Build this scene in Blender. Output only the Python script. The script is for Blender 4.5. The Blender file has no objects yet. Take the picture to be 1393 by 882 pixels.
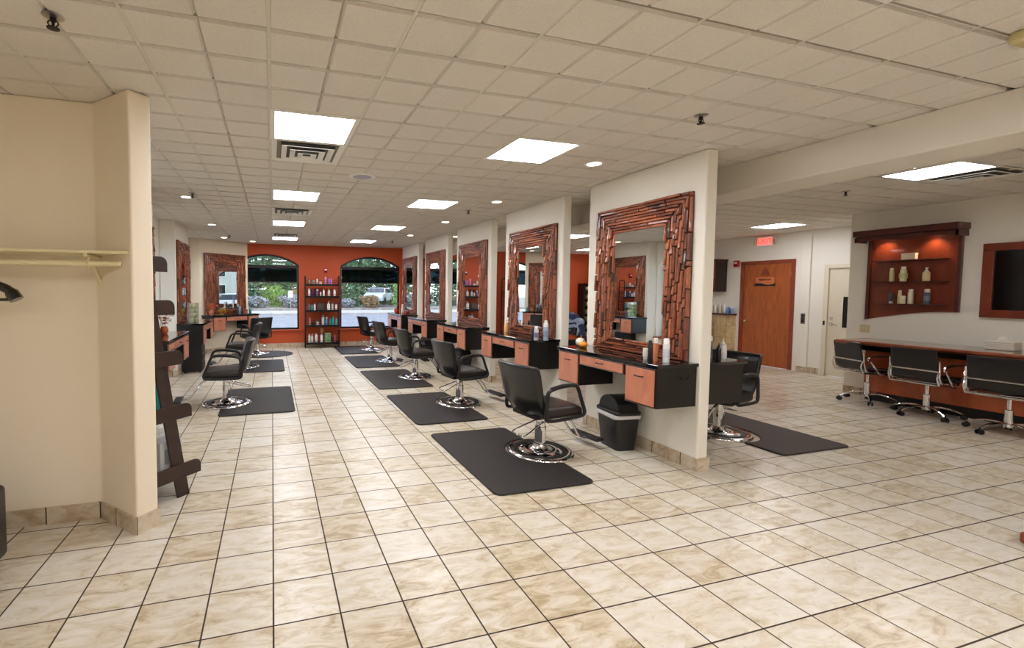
import bpy, bmesh, math, random
from math import sin, cos, pi, sqrt
from mathutils import Vector, Matrix
C = bpy.context.scene.collection
sc = bpy.context.scene
random.seed(7)

# ------------------------------------------------------------------ camera, world, exposure
CAM_H = 1.5203; CEIL = 2.708; T = 0.3048
cd = bpy.data.cameras.new('camera'); cam = bpy.data.objects.new('camera', cd); C.objects.link(cam)
cd.sensor_fit = 'HORIZONTAL'; cd.sensor_width = 36.0
cd.lens = 606.208 / 1393 * 36.0
cd.shift_x = (696.5 - 543.754) / 1393; cd.shift_y = -(441 - 423.944) / 1393
cd.clip_start = 0.05; cd.clip_end = 400
R_ = Vector((0.96145049, -0.27491595, 0.00584674)); U_ = Vector((0.00726327, 0.04664518, 0.99888511)); F_ = Vector((0.27488217, 0.96033611, -0.04684382))
m = Matrix((R_, U_, -F_)).transposed().to_4x4(); m.translation = Vector((0, 0, CAM_H)); cam.matrix_world = m
sc.camera = cam
sc.view_settings.view_transform = 'Standard'; sc.view_settings.look = 'None'
sc.view_settings.gamma = 1.0; sc.view_settings.use_curve_mapping = False
sc.view_settings.exposure = 0.3
sc.cycles.use_denoising = True
sc.cycles.max_bounces = 10; sc.cycles.diffuse_bounces = 5; sc.cycles.glossy_bounces = 6
sc.cycles.transparent_max_bounces = 12
sc.cycles.sample_clamp_indirect = 6.0
sc.cycles.caustics_reflective = False; sc.cycles.caustics_refractive = False
PANEL_POWER = 22.0; CAN_POWER = 16.0
W = bpy.data.worlds.new('overcast_sky'); sc.world = W; W.use_nodes = True
wn = W.node_tree; wn.nodes.clear()
wo = wn.nodes.new('ShaderNodeOutputWorld'); wb = wn.nodes.new('ShaderNodeBackground')
wb.inputs[1].default_value = 2.7
tc = wn.nodes.new('ShaderNodeTexCoord'); sp = wn.nodes.new('ShaderNodeSeparateXYZ'); rp = wn.nodes.new('ShaderNodeValToRGB')
wn.links.new(tc.outputs['Generated'], sp.inputs[0]); wn.links.new(sp.outputs[2], rp.inputs[0])
rp.color_ramp.elements[0].color = (0.80, 0.90, 1.0, 1); rp.color_ramp.elements[1].color = (0.60, 0.76, 1.0, 1)
wn.links.new(rp.outputs[0], wb.inputs[0]); wn.links.new(wb.outputs[0], wo.inputs[0])

# ------------------------------------------------------------------ materials
def lin(c):
    return tuple(((v / 255) / 12.92 if v / 255 <= 0.04045 else ((v / 255 + 0.055) / 1.055) ** 2.4) for v in c) + (1,)
def base(name):
    m = bpy.data.materials.new(name); m.use_nodes = True
    return m, m.node_tree, m.node_tree.nodes['Principled BSDF']
def pbr(name, rgb, rough=0.5, metal=0.0, bump=0.0, bscale=60, emit=None, es=0, coat=0, var=0.0):
    m, t, b = base(name)
    b.inputs['Base Color'].default_value = lin(rgb); b.inputs['Roughness'].default_value = rough; b.inputs['Metallic'].default_value = metal
    if coat: b.inputs['Coat Weight'].default_value = coat
    if emit: b.inputs['Emission Color'].default_value = lin(emit); b.inputs['Emission Strength'].default_value = es
    if bump or var:
        tc = t.nodes.new('ShaderNodeTexCoord'); n = t.nodes.new('ShaderNodeTexNoise'); n.inputs['Scale'].default_value = bscale; n.inputs['Detail'].default_value = 4
        t.links.new(tc.outputs['Object'], n.inputs['Vector'])
        if bump:
            bp = t.nodes.new('ShaderNodeBump'); bp.inputs['Strength'].default_value = bump; bp.inputs['Distance'].default_value = 0.004
            t.links.new(n.outputs['Fac'], bp.inputs['Height']); t.links.new(bp.outputs[0], b.inputs['Normal'])
        if var:
            mx = t.nodes.new('ShaderNodeHueSaturation'); mr = t.nodes.new('ShaderNodeMapRange')
            mr.inputs['From Min'].default_value = .3; mr.inputs['From Max'].default_value = .7; mr.inputs['To Min'].default_value = 1 - var; mr.inputs['To Max'].default_value = 1 + var
            t.links.new(n.outputs['Fac'], mr.inputs[0]); t.links.new(mr.outputs[0], mx.inputs['Value']); mx.inputs['Color'].default_value = lin(rgb)
            t.links.new(mx.outputs[0], b.inputs['Base Color'])
    return m
def wood(name, a, b_, rough=0.35, scale=(2, 2, 14), coat=0.2, rnd=False):
    m, t, b = base(name); tc = t.nodes.new('ShaderNodeTexCoord'); mp = t.nodes.new('ShaderNodeMapping'); mp.inputs['Scale'].default_value = scale
    n = t.nodes.new('ShaderNodeTexNoise'); n.inputs['Scale'].default_value = 3.0; n.inputs['Detail'].default_value = 5; n.inputs['Distortion'].default_value = .8
    r = t.nodes.new('ShaderNodeValToRGB'); r.color_ramp.elements[0].color = lin(a); r.color_ramp.elements[1].color = lin(b_); r.color_ramp.elements[0].position = .3; r.color_ramp.elements[1].position = .7
    t.links.new(tc.outputs['Object'], mp.inputs[0]); t.links.new(mp.outputs[0], n.inputs['Vector']); t.links.new(n.outputs['Fac'], r.inputs[0])
    t.links.new(r.outputs[0], b.inputs['Base Color']); b.inputs['Roughness'].default_value = rough; b.inputs['Coat Weight'].default_value = coat
    return m
def math_(t, op, a, b=None, c=None):
    n = t.nodes.new('ShaderNodeMath'); n.operation = op
    for i, v in enumerate((a, b, c)):
        if v is None: continue
        if isinstance(v, (int, float)): n.inputs[i].default_value = v
        else: t.links.new(v, n.inputs[i])
    return n.outputs[0]
def tile_mat(name, ox, oy, period, colors, grout, rough=0.32, gw=0.007, diag=False):
    m, t, b = base(name)
    g = t.nodes.new('ShaderNodeNewGeometry'); s = t.nodes.new('ShaderNodeSeparateXYZ'); t.links.new(g.outputs['Position'], s.inputs[0])
    if diag:
        X = math_(t, 'ADD' if diag == 1 else 'SUBTRACT', s.outputs[0], s.outputs[1]); Y = s.outputs[2]
        if diag == 2: X = math_(t, 'MULTIPLY', X, .7071)
    else: X, Y = s.outputs[0], s.outputs[1]
    u = math_(t, 'DIVIDE', math_(t, 'ADD', X, -ox), period); v = math_(t, 'DIVIDE', math_(t, 'ADD', Y, -oy), period)
    fu, fv = math_(t, 'FRACT', u), math_(t, 'FRACT', v)
    h = gw / period
    def edge(f): return math_(t, 'MINIMUM', f, math_(t, 'SUBTRACT', 1.0, f))
    eu = edge(fu); ev = edge(fv)
    d = eu if diag else math_(t, 'MINIMUM', eu, ev)
    mask = t.nodes.new('ShaderNodeMapRange'); mask.interpolation_type = 'SMOOTHSTEP'; mask.inputs['From Min'].default_value = h * .35; mask.inputs['From Max'].default_value = h * .75
    t.links.new(d, mask.inputs[0])
    cu, cv = math_(t, 'FLOOR', u), math_(t, 'FLOOR', v)
    cb = t.nodes.new('ShaderNodeCombineXYZ'); t.links.new(cu, cb.inputs[0]); t.links.new(cv, cb.inputs[1])
    wnz = t.nodes.new('ShaderNodeTexWhiteNoise'); wnz.noise_dimensions = '3D'; t.links.new(cb.outputs[0], wnz.inputs['Vector'])
    off = t.nodes.new('ShaderNodeVectorMath'); off.operation = 'SCALE'; off.inputs['Scale'].default_value = 37.0; t.links.new(wnz.outputs['Color'], off.inputs[0])
    ad = t.nodes.new('ShaderNodeVectorMath'); t.links.new(g.outputs['Position'], ad.inputs[0]); t.links.new(off.outputs[0], ad.inputs[1])
    mp = t.nodes.new('ShaderNodeMapping'); mp.inputs['Rotation'].default_value = (0, 0, .6); mp.inputs['Scale'].default_value = (1.0, 2.6, 1.6); t.links.new(ad.outputs[0], mp.inputs[0])
    n1 = t.nodes.new('ShaderNodeTexNoise'); n1.inputs['Scale'].default_value = 5.0; n1.inputs['Detail'].default_value = 8; n1.inputs['Roughness'].default_value = .68; n1.inputs['Distortion'].default_value = 1.1
    t.links.new(mp.outputs[0], n1.inputs['Vector'])
    tone = math_(t, 'ADD', n1.outputs['Fac'], math_(t, 'MULTIPLY', math_(t, 'SUBTRACT', wnz.outputs['Value'], .5), .16))
    r = t.nodes.new('ShaderNodeValToRGB'); t.links.new(tone, r.inputs[0]); e = r.color_ramp.elements
    e[0].position = .30; e[0].color = lin(colors[0]); e[1].position = .72; e[1].color = lin(colors[-1])
    for p, c in zip((.43, .54), colors[1:-1]): x = e.new(p); x.color = lin(c)
    n2 = t.nodes.new('ShaderNodeTexNoise'); n2.inputs['Scale'].default_value = 38; n2.inputs['Detail'].default_value = 3; t.links.new(ad.outputs[0], n2.inputs['Vector'])
    sp2 = t.nodes.new('ShaderNodeMapRange'); sp2.inputs['From Min'].default_value = .62; sp2.inputs['From Max'].default_value = .74; sp2.inputs['To Max'].default_value = .22; t.links.new(n2.outputs['Fac'], sp2.inputs[0])
    mz = t.nodes.new('ShaderNodeMix'); mz.data_type = 'RGBA'; t.links.new(sp2.outputs[0], mz.inputs[0]); t.links.new(r.outputs[0], mz.inputs[6]); mz.inputs[7].default_value = lin((120, 95, 65))
    mx = t.nodes.new('ShaderNodeMix'); mx.data_type = 'RGBA'; t.links.new(mask.outputs[0], mx.inputs[0]); mx.inputs[6].default_value = lin(grout); t.links.new(mz.outputs[2], mx.inputs[7])
    t.links.new(mx.outputs[2], b.inputs['Base Color'])
    rr = t.nodes.new('ShaderNodeMapRange'); rr.inputs['To Min'].default_value = .9; rr.inputs['To Max'].default_value = rough; t.links.new(mask.outputs[0], rr.inputs[0]); t.links.new(rr.outputs[0], b.inputs['Roughness'])
    bp = t.nodes.new('ShaderNodeBump'); bp.inputs['Strength'].default_value = .5; bp.inputs['Distance'].default_value = .003
    hh = math_(t, 'ADD', mask.outputs[0], math_(t, 'MULTIPLY', n1.outputs['Fac'], .25)); t.links.new(hh, bp.inputs['Height']); t.links.new(bp.outputs[0], b.inputs['Normal'])
    return m
def stick_mat(name):
    m, t, b = base(name); g = t.nodes.new('ShaderNodeNewGeometry'); r = t.nodes.new('ShaderNodeValToRGB')
    t.links.new(g.outputs['Random Per Island'], r.inputs[0]); e = r.color_ramp.elements
    e[0].position = 0; e[0].color = lin((52, 28, 18)); e[1].position = 1; e[1].color = lin((184, 112, 74))
    for p, c in ((.10, (108, 56, 34)), (.5, (142, 76, 46)), (.85, (162, 92, 58))): x = e.new(p); x.color = lin(c)
    tc = t.nodes.new('ShaderNodeTexCoord'); n = t.nodes.new('ShaderNodeTexNoise'); n.inputs['Scale'].default_value = 26; n.inputs['Detail'].default_value = 4; t.links.new(tc.outputs['Object'], n.inputs['Vector'])
    mr = t.nodes.new('ShaderNodeMapRange'); mr.inputs['From Min'].default_value = .35; mr.inputs['From Max'].default_value = .65; mr.inputs['To Min'].default_value = .72; mr.inputs['To Max'].default_value = 1.15; t.links.new(n.outputs['Fac'], mr.inputs[0])
    hs = t.nodes.new('ShaderNodeHueSaturation'); t.links.new(r.outputs[0], hs.inputs['Color']); t.links.new(mr.outputs[0], hs.inputs['Value']); t.links.new(hs.outputs[0], b.inputs['Base Color'])
    b.inputs['Roughness'].default_value = .33; b.inputs['Coat Weight'].default_value = .25
    return m
def glass_mat(name, tint=(1, 1, 1), gl=0.06):
    m = bpy.data.materials.new(name); m.use_nodes = True; t = m.node_tree; t.nodes.clear()
    o = t.nodes.new('ShaderNodeOutputMaterial'); tr = t.nodes.new('ShaderNodeBsdfTransparent'); gs = t.nodes.new('ShaderNodeBsdfGlossy'); mx = t.nodes.new('ShaderNodeMixShader')
    tr.inputs[0].default_value = (*tint, 1); gs.inputs['Roughness'].default_value = .02; mx.inputs[0].default_value = gl
    t.links.new(tr.outputs[0], mx.inputs[1]); t.links.new(gs.outputs[0], mx.inputs[2]); t.links.new(mx.outputs[0], o.inputs[0]); return m
def leaf_mat(name, cols):
    m, t, b = base(name); g = t.nodes.new('ShaderNodeNewGeometry'); r = t.nodes.new('ShaderNodeValToRGB'); t.links.new(g.outputs['Random Per Island'], r.inputs[0])
    e = r.color_ramp.elements; e[0].color = lin(cols[0]); e[1].color = lin(cols[-1])
    for i, c in enumerate(cols[1:-1]): x = e.new((i + 1) / (len(cols) - 1)); x.color = lin(c)
    t.links.new(r.outputs[0], b.inputs['Base Color']); b.inputs['Roughness'].default_value = .7; return m

M = {}
M['paint'] = pbr('cream_paint', (234, 229, 218), .75, bump=.12, bscale=220)
M['warm_lit'] = pbr('warm_lit_paint', (238, 226, 204), .75, bump=.15, bscale=220)  # cream paint again, with the warm light on it mixed into the colour
M['orange'] = pbr('orange_paint', (190, 78, 34), .62, bump=.1, bscale=200)
M['ctile'] = pbr('ceiling_tile', (222, 217, 208), .95, bump=.35, bscale=170, var=.07)
M['tbar'] = pbr('ceiling_grid_metal', (214, 210, 198), .55)
M['groove_shade'] = pbr('ceiling_groove_shade', (150, 141, 126), .9)  # darker tone puts the shade of the recessed rows into the deck colour
FX = -0.0173 * T; FY = 6.6503 * T; CX = -0.0245 * T; CY = 7.1566 * T
M['floor'] = tile_mat('floor_tile', FX, FY, T, [(170, 150, 116), (200, 186, 160), (212, 203, 186), (222, 216, 208)], (58, 44, 32), .3)
M['btile'] = tile_mat('baseboard_tile', .08, 0, T, [(158, 136, 106), (184, 164, 136), (200, 186, 162), (210, 200, 182)], (62, 44, 30), .35, diag=1)
M['btile2'] = tile_mat('wing_baseboard_tile', -2.94, 0, T, [(158, 136, 106), (184, 164, 136), (200, 186, 162), (210, 200, 182)], (62, 44, 30), .35, diag=2)
M['wtile'] = tile_mat('wainscot_tile', .1, .1, .3, [(186, 150, 100), (210, 180, 130), (222, 196, 148), (226, 204, 160)], (150, 125, 90), .3, diag=1)
M['black'] = pbr('black_laminate', (13, 11, 11), .32, bump=.05)
M['granite'] = pbr('black_granite', (14, 14, 16), .06, coat=.5)
M['copper'] = wood('copper_wood_laminate', (192, 120, 94), (210, 142, 112), .28, (3, 3, 1.2), .3)
M['silver'] = pbr('silver_edge', (176, 172, 168), .3, 1)
M['chrome'] = pbr('chrome', (225, 225, 228), .06, 1)
M['dmetal'] = pbr('dark_metal', (34, 28, 26), .4, .6)
M['vinyl'] = pbr('black_vinyl', (14, 14, 16), .3, bump=.12, bscale=40, coat=.15)
M['vinyls'] = pbr('worn_vinyl_seat', (34, 29, 27), .34, bump=.12, bscale=40)
M['rubber'] = pbr('black_rubber', (14, 13, 13), .5)
M['mat'] = pbr('anti_fatigue_mat', (29, 23, 21), .62, bump=.5, bscale=120, var=.12)
M['matb'] = pbr('brown_anti_fatigue_mat', (54, 40, 34), .62, bump=.5, bscale=120, var=.12)
M['stick'] = stick_mat('reclaimed_stick_wood')
M['backing'] = pbr('frame_backing', (26, 14, 10), .7)
M['mirror'] = pbr('mirror_silver', (235, 238, 238), .0, 1)
M['glass'] = glass_mat('window_glass')
M['vglass'] = glass_mat('vase_glass', (.93, .96, .95), .14)
M['shade'] = glass_mat('dark_screen_fabric', (.10, .14, .17), .01)
M['wframe'] = pbr('dark_window_frame', (32, 28, 30), .4, .3)
M['plastic_b'] = pbr('black_plastic', (24, 24, 26), .38, bump=.1, bscale=150)
M['bag'] = pbr('white_bin_liner', (225, 225, 230), .35)
M['espresso'] = wood('espresso_wood', (34, 19, 14), (52, 30, 21), .45, (3, 3, 3), .2)
M['door'] = wood('orange_stained_wood_door', (150, 72, 22), (180, 94, 34), .35, (1.5, 6, .8), .3)
M['dtrim'] = wood('door_casing_wood', (120, 46, 20), (146, 62, 28), .4, (2, 2, 2), .2)
M['cherry'] = wood('cherry_wood', (104, 38, 18), (128, 52, 26), .36, (3, 3, 1), .2)
M['cherryd'] = wood('dark_cherry_wood', (62, 20, 14), (84, 28, 18), .4, (3, 3, 1), .2)
M['desk'] = wood('desk_panel_wood', (182, 84, 44), (204, 104, 60), .35, (2, 2, 1), .25)
M['deskedge'] = wood('desk_edge_wood', (112, 48, 26), (150, 72, 42), .3, (2, 2, 2), .4)
M['desktop'] = pbr('desk_top_stone', (128, 112, 98), .12, coat=.4)
M['cabin'] = pbr('dark_cabinet_side', (42, 26, 20), .4)
M['wdoor'] = pbr('cream_painted_door', (222, 212, 190), .5)
M['white'] = pbr('white_plastic', (236, 234, 228), .4)
M['closet'] = pbr('cream_rod_paint', (226, 214, 172), .45)
M['red'] = pbr('red_plastic', (190, 24, 20), .4)
M['soil'] = pbr('screen_black', (10, 10, 12), .1)
M['diff'] = pbr('light_diffuser', (255, 255, 255), .5, emit=(250, 250, 255), es=PANEL_POWER)
M['candiff'] = pbr('downlight_lens', (255, 255, 255), .5, emit=(255, 240, 210), es=9)
M['exitl'] = pbr('exit_letters_lit', (255, 60, 60), .5, emit=(255, 50, 50), es=2.6)
M['exitf'] = pbr('exit_face', (240, 190, 180), .5, emit=(255, 120, 110), es=.55)
M['asph'] = pbr('asphalt', (134, 133, 140), .85, var=.22, bscale=3)
M['curb'] = pbr('pale_concrete', (178, 170, 162), .9, var=.1, bscale=1.5)
M['grass'] = pbr('lawn_grass', (92, 126, 58), .9, var=.2, bscale=4)
M['trunk'] = pbr('tree_bark', (92, 78, 70), .9)

# ------------------------------------------------------------------ mesh helpers
class MB:
    def __init__(s): s.v = []; s.f = []; s.m = []
    def add(s, vs, fs, mi=0):
        o = len(s.v); s.v += [tuple(p) for p in vs]; s.f += [tuple(i + o for i in f) for f in fs]; s.m += [mi] * len(fs); return s
    def box(s, x0, x1, y0, y1, z0, z1, mi=0):
        if x0 > x1: x0, x1 = x1, x0
        if y0 > y1: y0, y1 = y1, y0
        return s.add([(x0, y0, z0), (x1, y0, z0), (x1, y1, z0), (x0, y1, z0), (x0, y0, z1), (x1, y0, z1), (x1, y1, z1), (x0, y1, z1)],
                     [(0, 3, 2, 1), (4, 5, 6, 7), (0, 1, 5, 4), (1, 2, 6, 5), (2, 3, 7, 6), (3, 0, 4, 7)], mi)
    def prism(s, poly, d0, d1, fn=None, mi=0):
        """poly: 2D points (a,b); extruded d0..d1; fn(a,b,d)->xyz"""
        fn = fn or (lambda a, b, d: (a, b, d)); n = len(poly)
        vs = [fn(a, b, d0) for a, b in poly] + [fn(a, b, d1) for a, b in poly]
        fs = [tuple(range(n - 1, -1, -1)), tuple(range(n, 2 * n))] + [(i, (i + 1) % n, n + (i + 1) % n, n + i) for i in range(n)]
        return s.add(vs, fs, mi)
    def lathe(s, prof, c=(0, 0, 0), n=24, mi=0, fn=None):
        vs = []; fs = []
        for r, z in prof:
            for k in range(n):
                a = 2 * pi * k / n; q = (r * cos(a), r * sin(a), z); q = fn(*q) if fn else q
                vs.append((c[0] + q[0], c[1] + q[1], c[2] + q[2]))
        L = len(prof)
        for i in range(L - 1):
            for k in range(n): fs.append((i * n + k, i * n + (k + 1) % n, (i + 1) * n + (k + 1) % n, (i + 1) * n + k))
        fs.append(tuple(range(n - 1, -1, -1))); fs.append(tuple((L - 1) * n + k for k in range(n)))
        return s.add(vs, fs, mi)
    def tube(s, pts, r, n=8, closed=False, mi=0, flat=1.0):
        P = [Vector(p) for p in pts]; L = len(P); vs = []; fs = []; up = None
        for i, p in enumerate(P):
            if closed: d = (P[(i + 1) % L] - P[i - 1])
            else: d = (P[min(i + 1, L - 1)] - P[max(i - 1, 0)])
            d.normalize()
            if up is None:
                up = Vector((0, 0, 1)) if abs(d.z) < .9 else Vector((1, 0, 0))
            a = d.cross(up)
            if a.length < 1e-4: a = d.cross(Vector((1, .3, .1)))
            a.normalize(); b = a.cross(d); b.normalize(); up = b
            rr = r[i] if isinstance(r, (list, tuple)) else r
            for k in range(n):
                t = 2 * pi * k / n; vs.append(p + a * cos(t) * rr + b * sin(t) * rr * flat)
        for i in range(L if closed else L - 1):
            j = (i + 1) % L
            for k in range(n): fs.append((i * n + k, i * n + (k + 1) % n, j * n + (k + 1) % n, j * n + k))
        if not closed: fs += [tuple(range(n - 1, -1, -1)), tuple((L - 1) * n + k for k in range(n))]
        return s.add(vs, fs, mi)
    def pad(s, c, d, r, n=(6, 6, 4), fn=None, mi=0):
        """rounded box: centre c, full size d, corner radius r; fn maps the finished point"""
        h = [x / 2 for x in d]; key = {}; vs = []; fs = []
        def P(q):
            k = tuple(round(x, 5) for x in q)
            if k in key: return key[k]
            inn = [max(-(h[i] - r), min(h[i] - r, q[i])) for i in range(3)]
            v = Vector([q[i] - inn[i] for i in range(3)])
            if v.length > 1e-9: v = v.normalized() * r
            p = [inn[i] + v[i] + c[i] for i in range(3)]
            if fn: p = fn(*p)
            key[k] = len(vs); vs.append(tuple(p)); return key[k]
        def samp(i):
            a = h[i]; q = [-a, -a + r * .3, -a + r * .65, -a + r]; m_ = n[i]
            inner = [-a + r + (2 * a - 2 * r) * k / m_ for k in range(1, m_)]
            return q + inner + [-x for x in reversed(q)]
        S = [samp(i) for i in range(3)]
        for ax in range(3):
            u, w = (ax + 1) % 3, (ax + 2) % 3
            for sg in (-1, 1):
                for i in range(len(S[u]) - 1):
                    for j in range(len(S[w]) - 1):
                        q = []
                        for (a, b) in ((i, j), (i + 1, j), (i + 1, j + 1), (i, j + 1)):
                            x = [0, 0, 0]; x[ax] = sg * h[ax]; x[u] = S[u][a]; x[w] = S[w][b]; q.append(P(x))
                        if len(set(q)) == 4: fs.append(tuple(q if sg > 0 else q[::-1]))
        return s.add(vs, fs, mi)
    def build(s, name, mat, parent=None, smooth=False, bevel=0, loc=None, rotz=0, sub=0, weld=False):
        me = bpy.data.meshes.new(name); me.from_pydata(s.v, [], s.f)
        for q in (mat if isinstance(mat, (list, tuple)) else [mat]): me.materials.append(M[q] if isinstance(q, str) else q)
        me.polygons.foreach_set('material_index', s.m)
        if smooth:
            me.polygons.foreach_set('use_smooth', [True] * len(me.polygons))
            try: me.set_sharp_from_angle(angle=math.radians(smooth if smooth is not True else 40))
            except Exception: pass
        me.update()
        o = bpy.data.objects.new(name, me); C.objects.link(o)
        if parent: o.parent = parent
        if loc: o.location = loc
        if rotz: o.rotation_euler = (0, 0, rotz)
        if bevel:
            b = o.modifiers.new('bevel', 'BEVEL'); b.width = bevel; b.segments = 2; b.limit_method = 'ANGLE'; b.angle_limit = .7
        return o
def smoothpath(pts, n=6, closed=False):
    P = [Vector(p) for p in pts]; L = len(P); out = []
    for i in range(L if closed else L - 1):
        if closed: a, b, c, d = P[i - 1], P[i], P[(i + 1) % L], P[(i + 2) % L]
        else: a, b, c, d = P[max(i - 1, 0)], P[i], P[i + 1], P[min(i + 2, L - 1)]
        for k in range(n):
            t = k / n; out.append(.5 * ((2 * b) + (c - a) * t + (2 * a - 5 * b + 4 * c - d) * t * t + (3 * b - a - 3 * c + d) * t ** 3))
    if not closed: out.append(P[-1])
    return out
def tag(o, label, cat, group=None):
    o['label'] = label; o['category'] = cat
    if group: o['group'] = group
    return o
def thing(name, label, cat, loc=(0, 0, 0), rotz=0, group=None):
    o = bpy.data.objects.new(name, None); C.objects.link(o); o.location = loc; o.rotation_euler = (0, 0, rotz); o.empty_display_size = .1
    return tag(o, label, cat, group)
def struct(o): o['kind'] = 'structure'; return o
def stuff(o): o['kind'] = 'stuff'; return o
def dup(root, loc, rotz, label, group=None):
    r = root.copy(); C.objects.link(r); r.location = loc; r.rotation_euler = (0, 0, rotz); r['label'] = label
    if group: r['group'] = group
    for ch in list(root.children):
        c = ch.copy(); C.objects.link(c); c.parent = r
        for g in ch.children:
            d = g.copy(); C.objects.link(d); d.parent = c
    return r

# ------------------------------------------------------------------ room shell
YF = 12.15; XL = -1.85; XR = 8.45; XB = 9.8; YR = 4.66; YN = -3.4; XN = -3.3
struct(MB().box(XN - .2, XB + .2, YN - .2, YF + .25, -.12, 0).build('floor', 'floor'))

def wall_arch(name, mat, u0, u1, d0, d1, wins, fn, top=CEIL):
    """wall from u0..u1, thickness d0..d1, arched openings (a, b, sill, spring, rise)"""
    mb = MB(); cur = u0
    def bx(a, b, z0, z1, z0b=None):
        z0b = z0 if z0b is None else z0b
        mb.prism([(a, z0), (b, z0b), (b, z1), (a, z1)], d0, d1, fn)
    for (a, b, sill, spring, rise) in wins:
        if a > cur: bx(cur, a, 0, top)
        bx(a, b, 0, sill)
        n = 18; hw = (b - a) / 2; R = (hw * hw + rise * rise) / (2 * rise)
        z = lambda u: spring + rise - R + sqrt(max(R * R - (u - (a + b) / 2) ** 2, 0))
        for k in range(n):
            p, q = a + (b - a) * k / n, a + (b - a) * (k + 1) / n
            bx(p, q, z(p), top, z(q))
        cur = b
    if u1 > cur: bx(cur, u1, 0, top)
    return struct(mb.build(name, mat))
def window(idx, a, b, sill, spring, rise, d, fn, frame='wframe', sillmat='orange', transom=True, sd=(-.06, .0), fd=.05):
    n = 18
    def arch(off):
        A, B = a + off, b - off; hw = (B - A) / 2; c = (a + b) / 2; hw0 = (b - a) / 2; R0 = (hw0 ** 2 + rise ** 2) / (2 * rise); R = R0 - off
        zc = spring + rise - R0; pts = [(A, sill + off)]
        for k in range(n + 1):
            u = A + (B - A) * k / n; pts.append((u, zc + sqrt(max(R * R - (u - c) ** 2, 0))))
        pts.append((B, sill + off)); return pts
    o, i = arch(0.0), arch(.045); mb = MB(); L = len(o)
    for k in range(L):
        j = (k + 1) % L
        mb.prism([o[k], o[j], i[j], i[k]], d, d + fd, fn)
    if transom: mb.prism([(a + .02, spring - .06), (b - .02, spring - .06), (b - .02, spring - .01), (a + .02, spring - .01)], d + .003, d + fd - .003, fn)
    w = struct(mb.build('window_%d' % idx, frame))
    g = arch(.03)
    MB().prism(g, d + .02, d + .026, fn).build('window_glass', 'glass', w)
    MB().prism([(a - .07, sill - .035), (b + .07, sill - .035), (b + .07, sill), (a - .07, sill)], sd[0], sd[1] if sd[1] else d, fn).build('window_sill', sillmat, w, bevel=.006)
    return w
ffar = lambda u, z, d: (u, YF + d, z)
FW = [(-1.0, .69, .47, 2.18, .27), (1.79, 3.48, .47, 2.18, .27), (4.58, 6.27, .47, 2.18, .27)]
wall_arch('wall_far', 'orange', XL - .3, XB + .2, 0, .2, FW, ffar)
for i, wd in enumerate(FW): window(i + 1, *wd, .10, ffar, sd=(-.05, .1))
for i, (wd, lb) in enumerate(zip(FW, ('dark roller shade in the left arched window of the orange wall', 'dark roller shade in the wide arched window behind the right row of salon chairs', 'dark roller shade in the arched window seen through the gap between mirror pillars'))):
    a, b = wd[0] + .05, wd[1] - .05
    t = thing('roller_shade', lb, 'shade', ((a + b) / 2, YF + .09, 2.115), 0, 'roller shades in the arched windows')
    hw = (b - a) / 2
    MB().tube([(-hw, 0, -.015), (hw, 0, -.015)], .022, 10).build('roller_tube', 'wframe', t, smooth=True)
    MB().box(-hw, hw, -.004, -.001, -.375, -.02).build('shade_cloth', 'shade', t)
    MB().box(-hw, hw, -.012, .006, -.40, -.375).build('bottom_bar', 'wframe', t)
fleft = lambda u, z, d: (XL - d, u, z)
LW = [(4.2, 5.5, .47, 2.12, .3), (7.08, 8.45, .47, 2.12, .3), (9.92, 11.1, .47, 2.12, .3)]
wall_arch('wall_left', 'paint', 3.68, YF + .2, 0, .28, LW, fleft)
for i, wd in enumerate(LW): window(i + 4, *wd, .2, fleft, sillmat='dtrim', transom=False, sd=(-.05, .18))
# pilasters and diagonal corner on the left
struct(MB().box(XL, -1.6, 8.47, 9.78, 0, CEIL).build('wall_pilaster', 'paint', bevel=.012))
struct(MB().box(XL, -1.6, 5.66, 7.03, 0, CEIL).build('wall_pilaster', 'paint', bevel=.012))
struct(MB().prism([(XL, 11.24), (-1.62, 11.24), (-.6, YF), (XL, YF)], 0, CEIL).build('wall_corner', 'warm_lit', bevel=.012))
# closet nook with its wing wall
struct(MB().prism([(-.815, 3.035), (-.715, 3.13), (-1.265, 3.68), (XN, 3.68), (XN, 3.33), (-1.095, 3.33)], 0, CEIL).build('wall_closet', 'warm_lit', bevel=.012))
struct(MB().box(XN - .15, XN, YN, 3.68, 0, CEIL).build('wall_left', 'warm_lit'))
struct(MB().box(XN - .15, XB + .15, YN - .15, YN, 0, CEIL).build('wall_back', 'warm_lit'))
struct(MB().box(XR, XR + .15, YN, YR, 0, CEIL).build('wall_right', 'paint'))
struct(MB().box(XR + .15, XB, YR - .15, YR, 0, CEIL).build('wall_right', 'paint'))
# rear right wall with door openings
DY = (6.27, 7.27, 2.16); WY = (4.9, 5.75, 2.02)
wr = MB(); 
wr.box(XB, XB + .15, DY[1], YF + .2, 0, CEIL); wr.box(XB, XB + .15, WY[1], DY[0], 0, CEIL); wr.box(XB, XB + .15, YR - .15, WY[0], 0, CEIL)
wr.box(XB, XB + .15, DY[0], DY[1], DY[2], CEIL); wr.box(XB, XB + .15, WY[0], WY[1], WY[2], CEIL)
struct(wr.build('wall_right', 'paint'))
struct(MB().box(XB - .04, XB, 5.98, 6.14, 0, CEIL).build('trim_1', 'paint', bevel=.006))
struct(MB().box(4.13, 4.57, YN, YF, 2.45, CEIL).build('trim_2', 'paint', bevel=.008))
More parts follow.
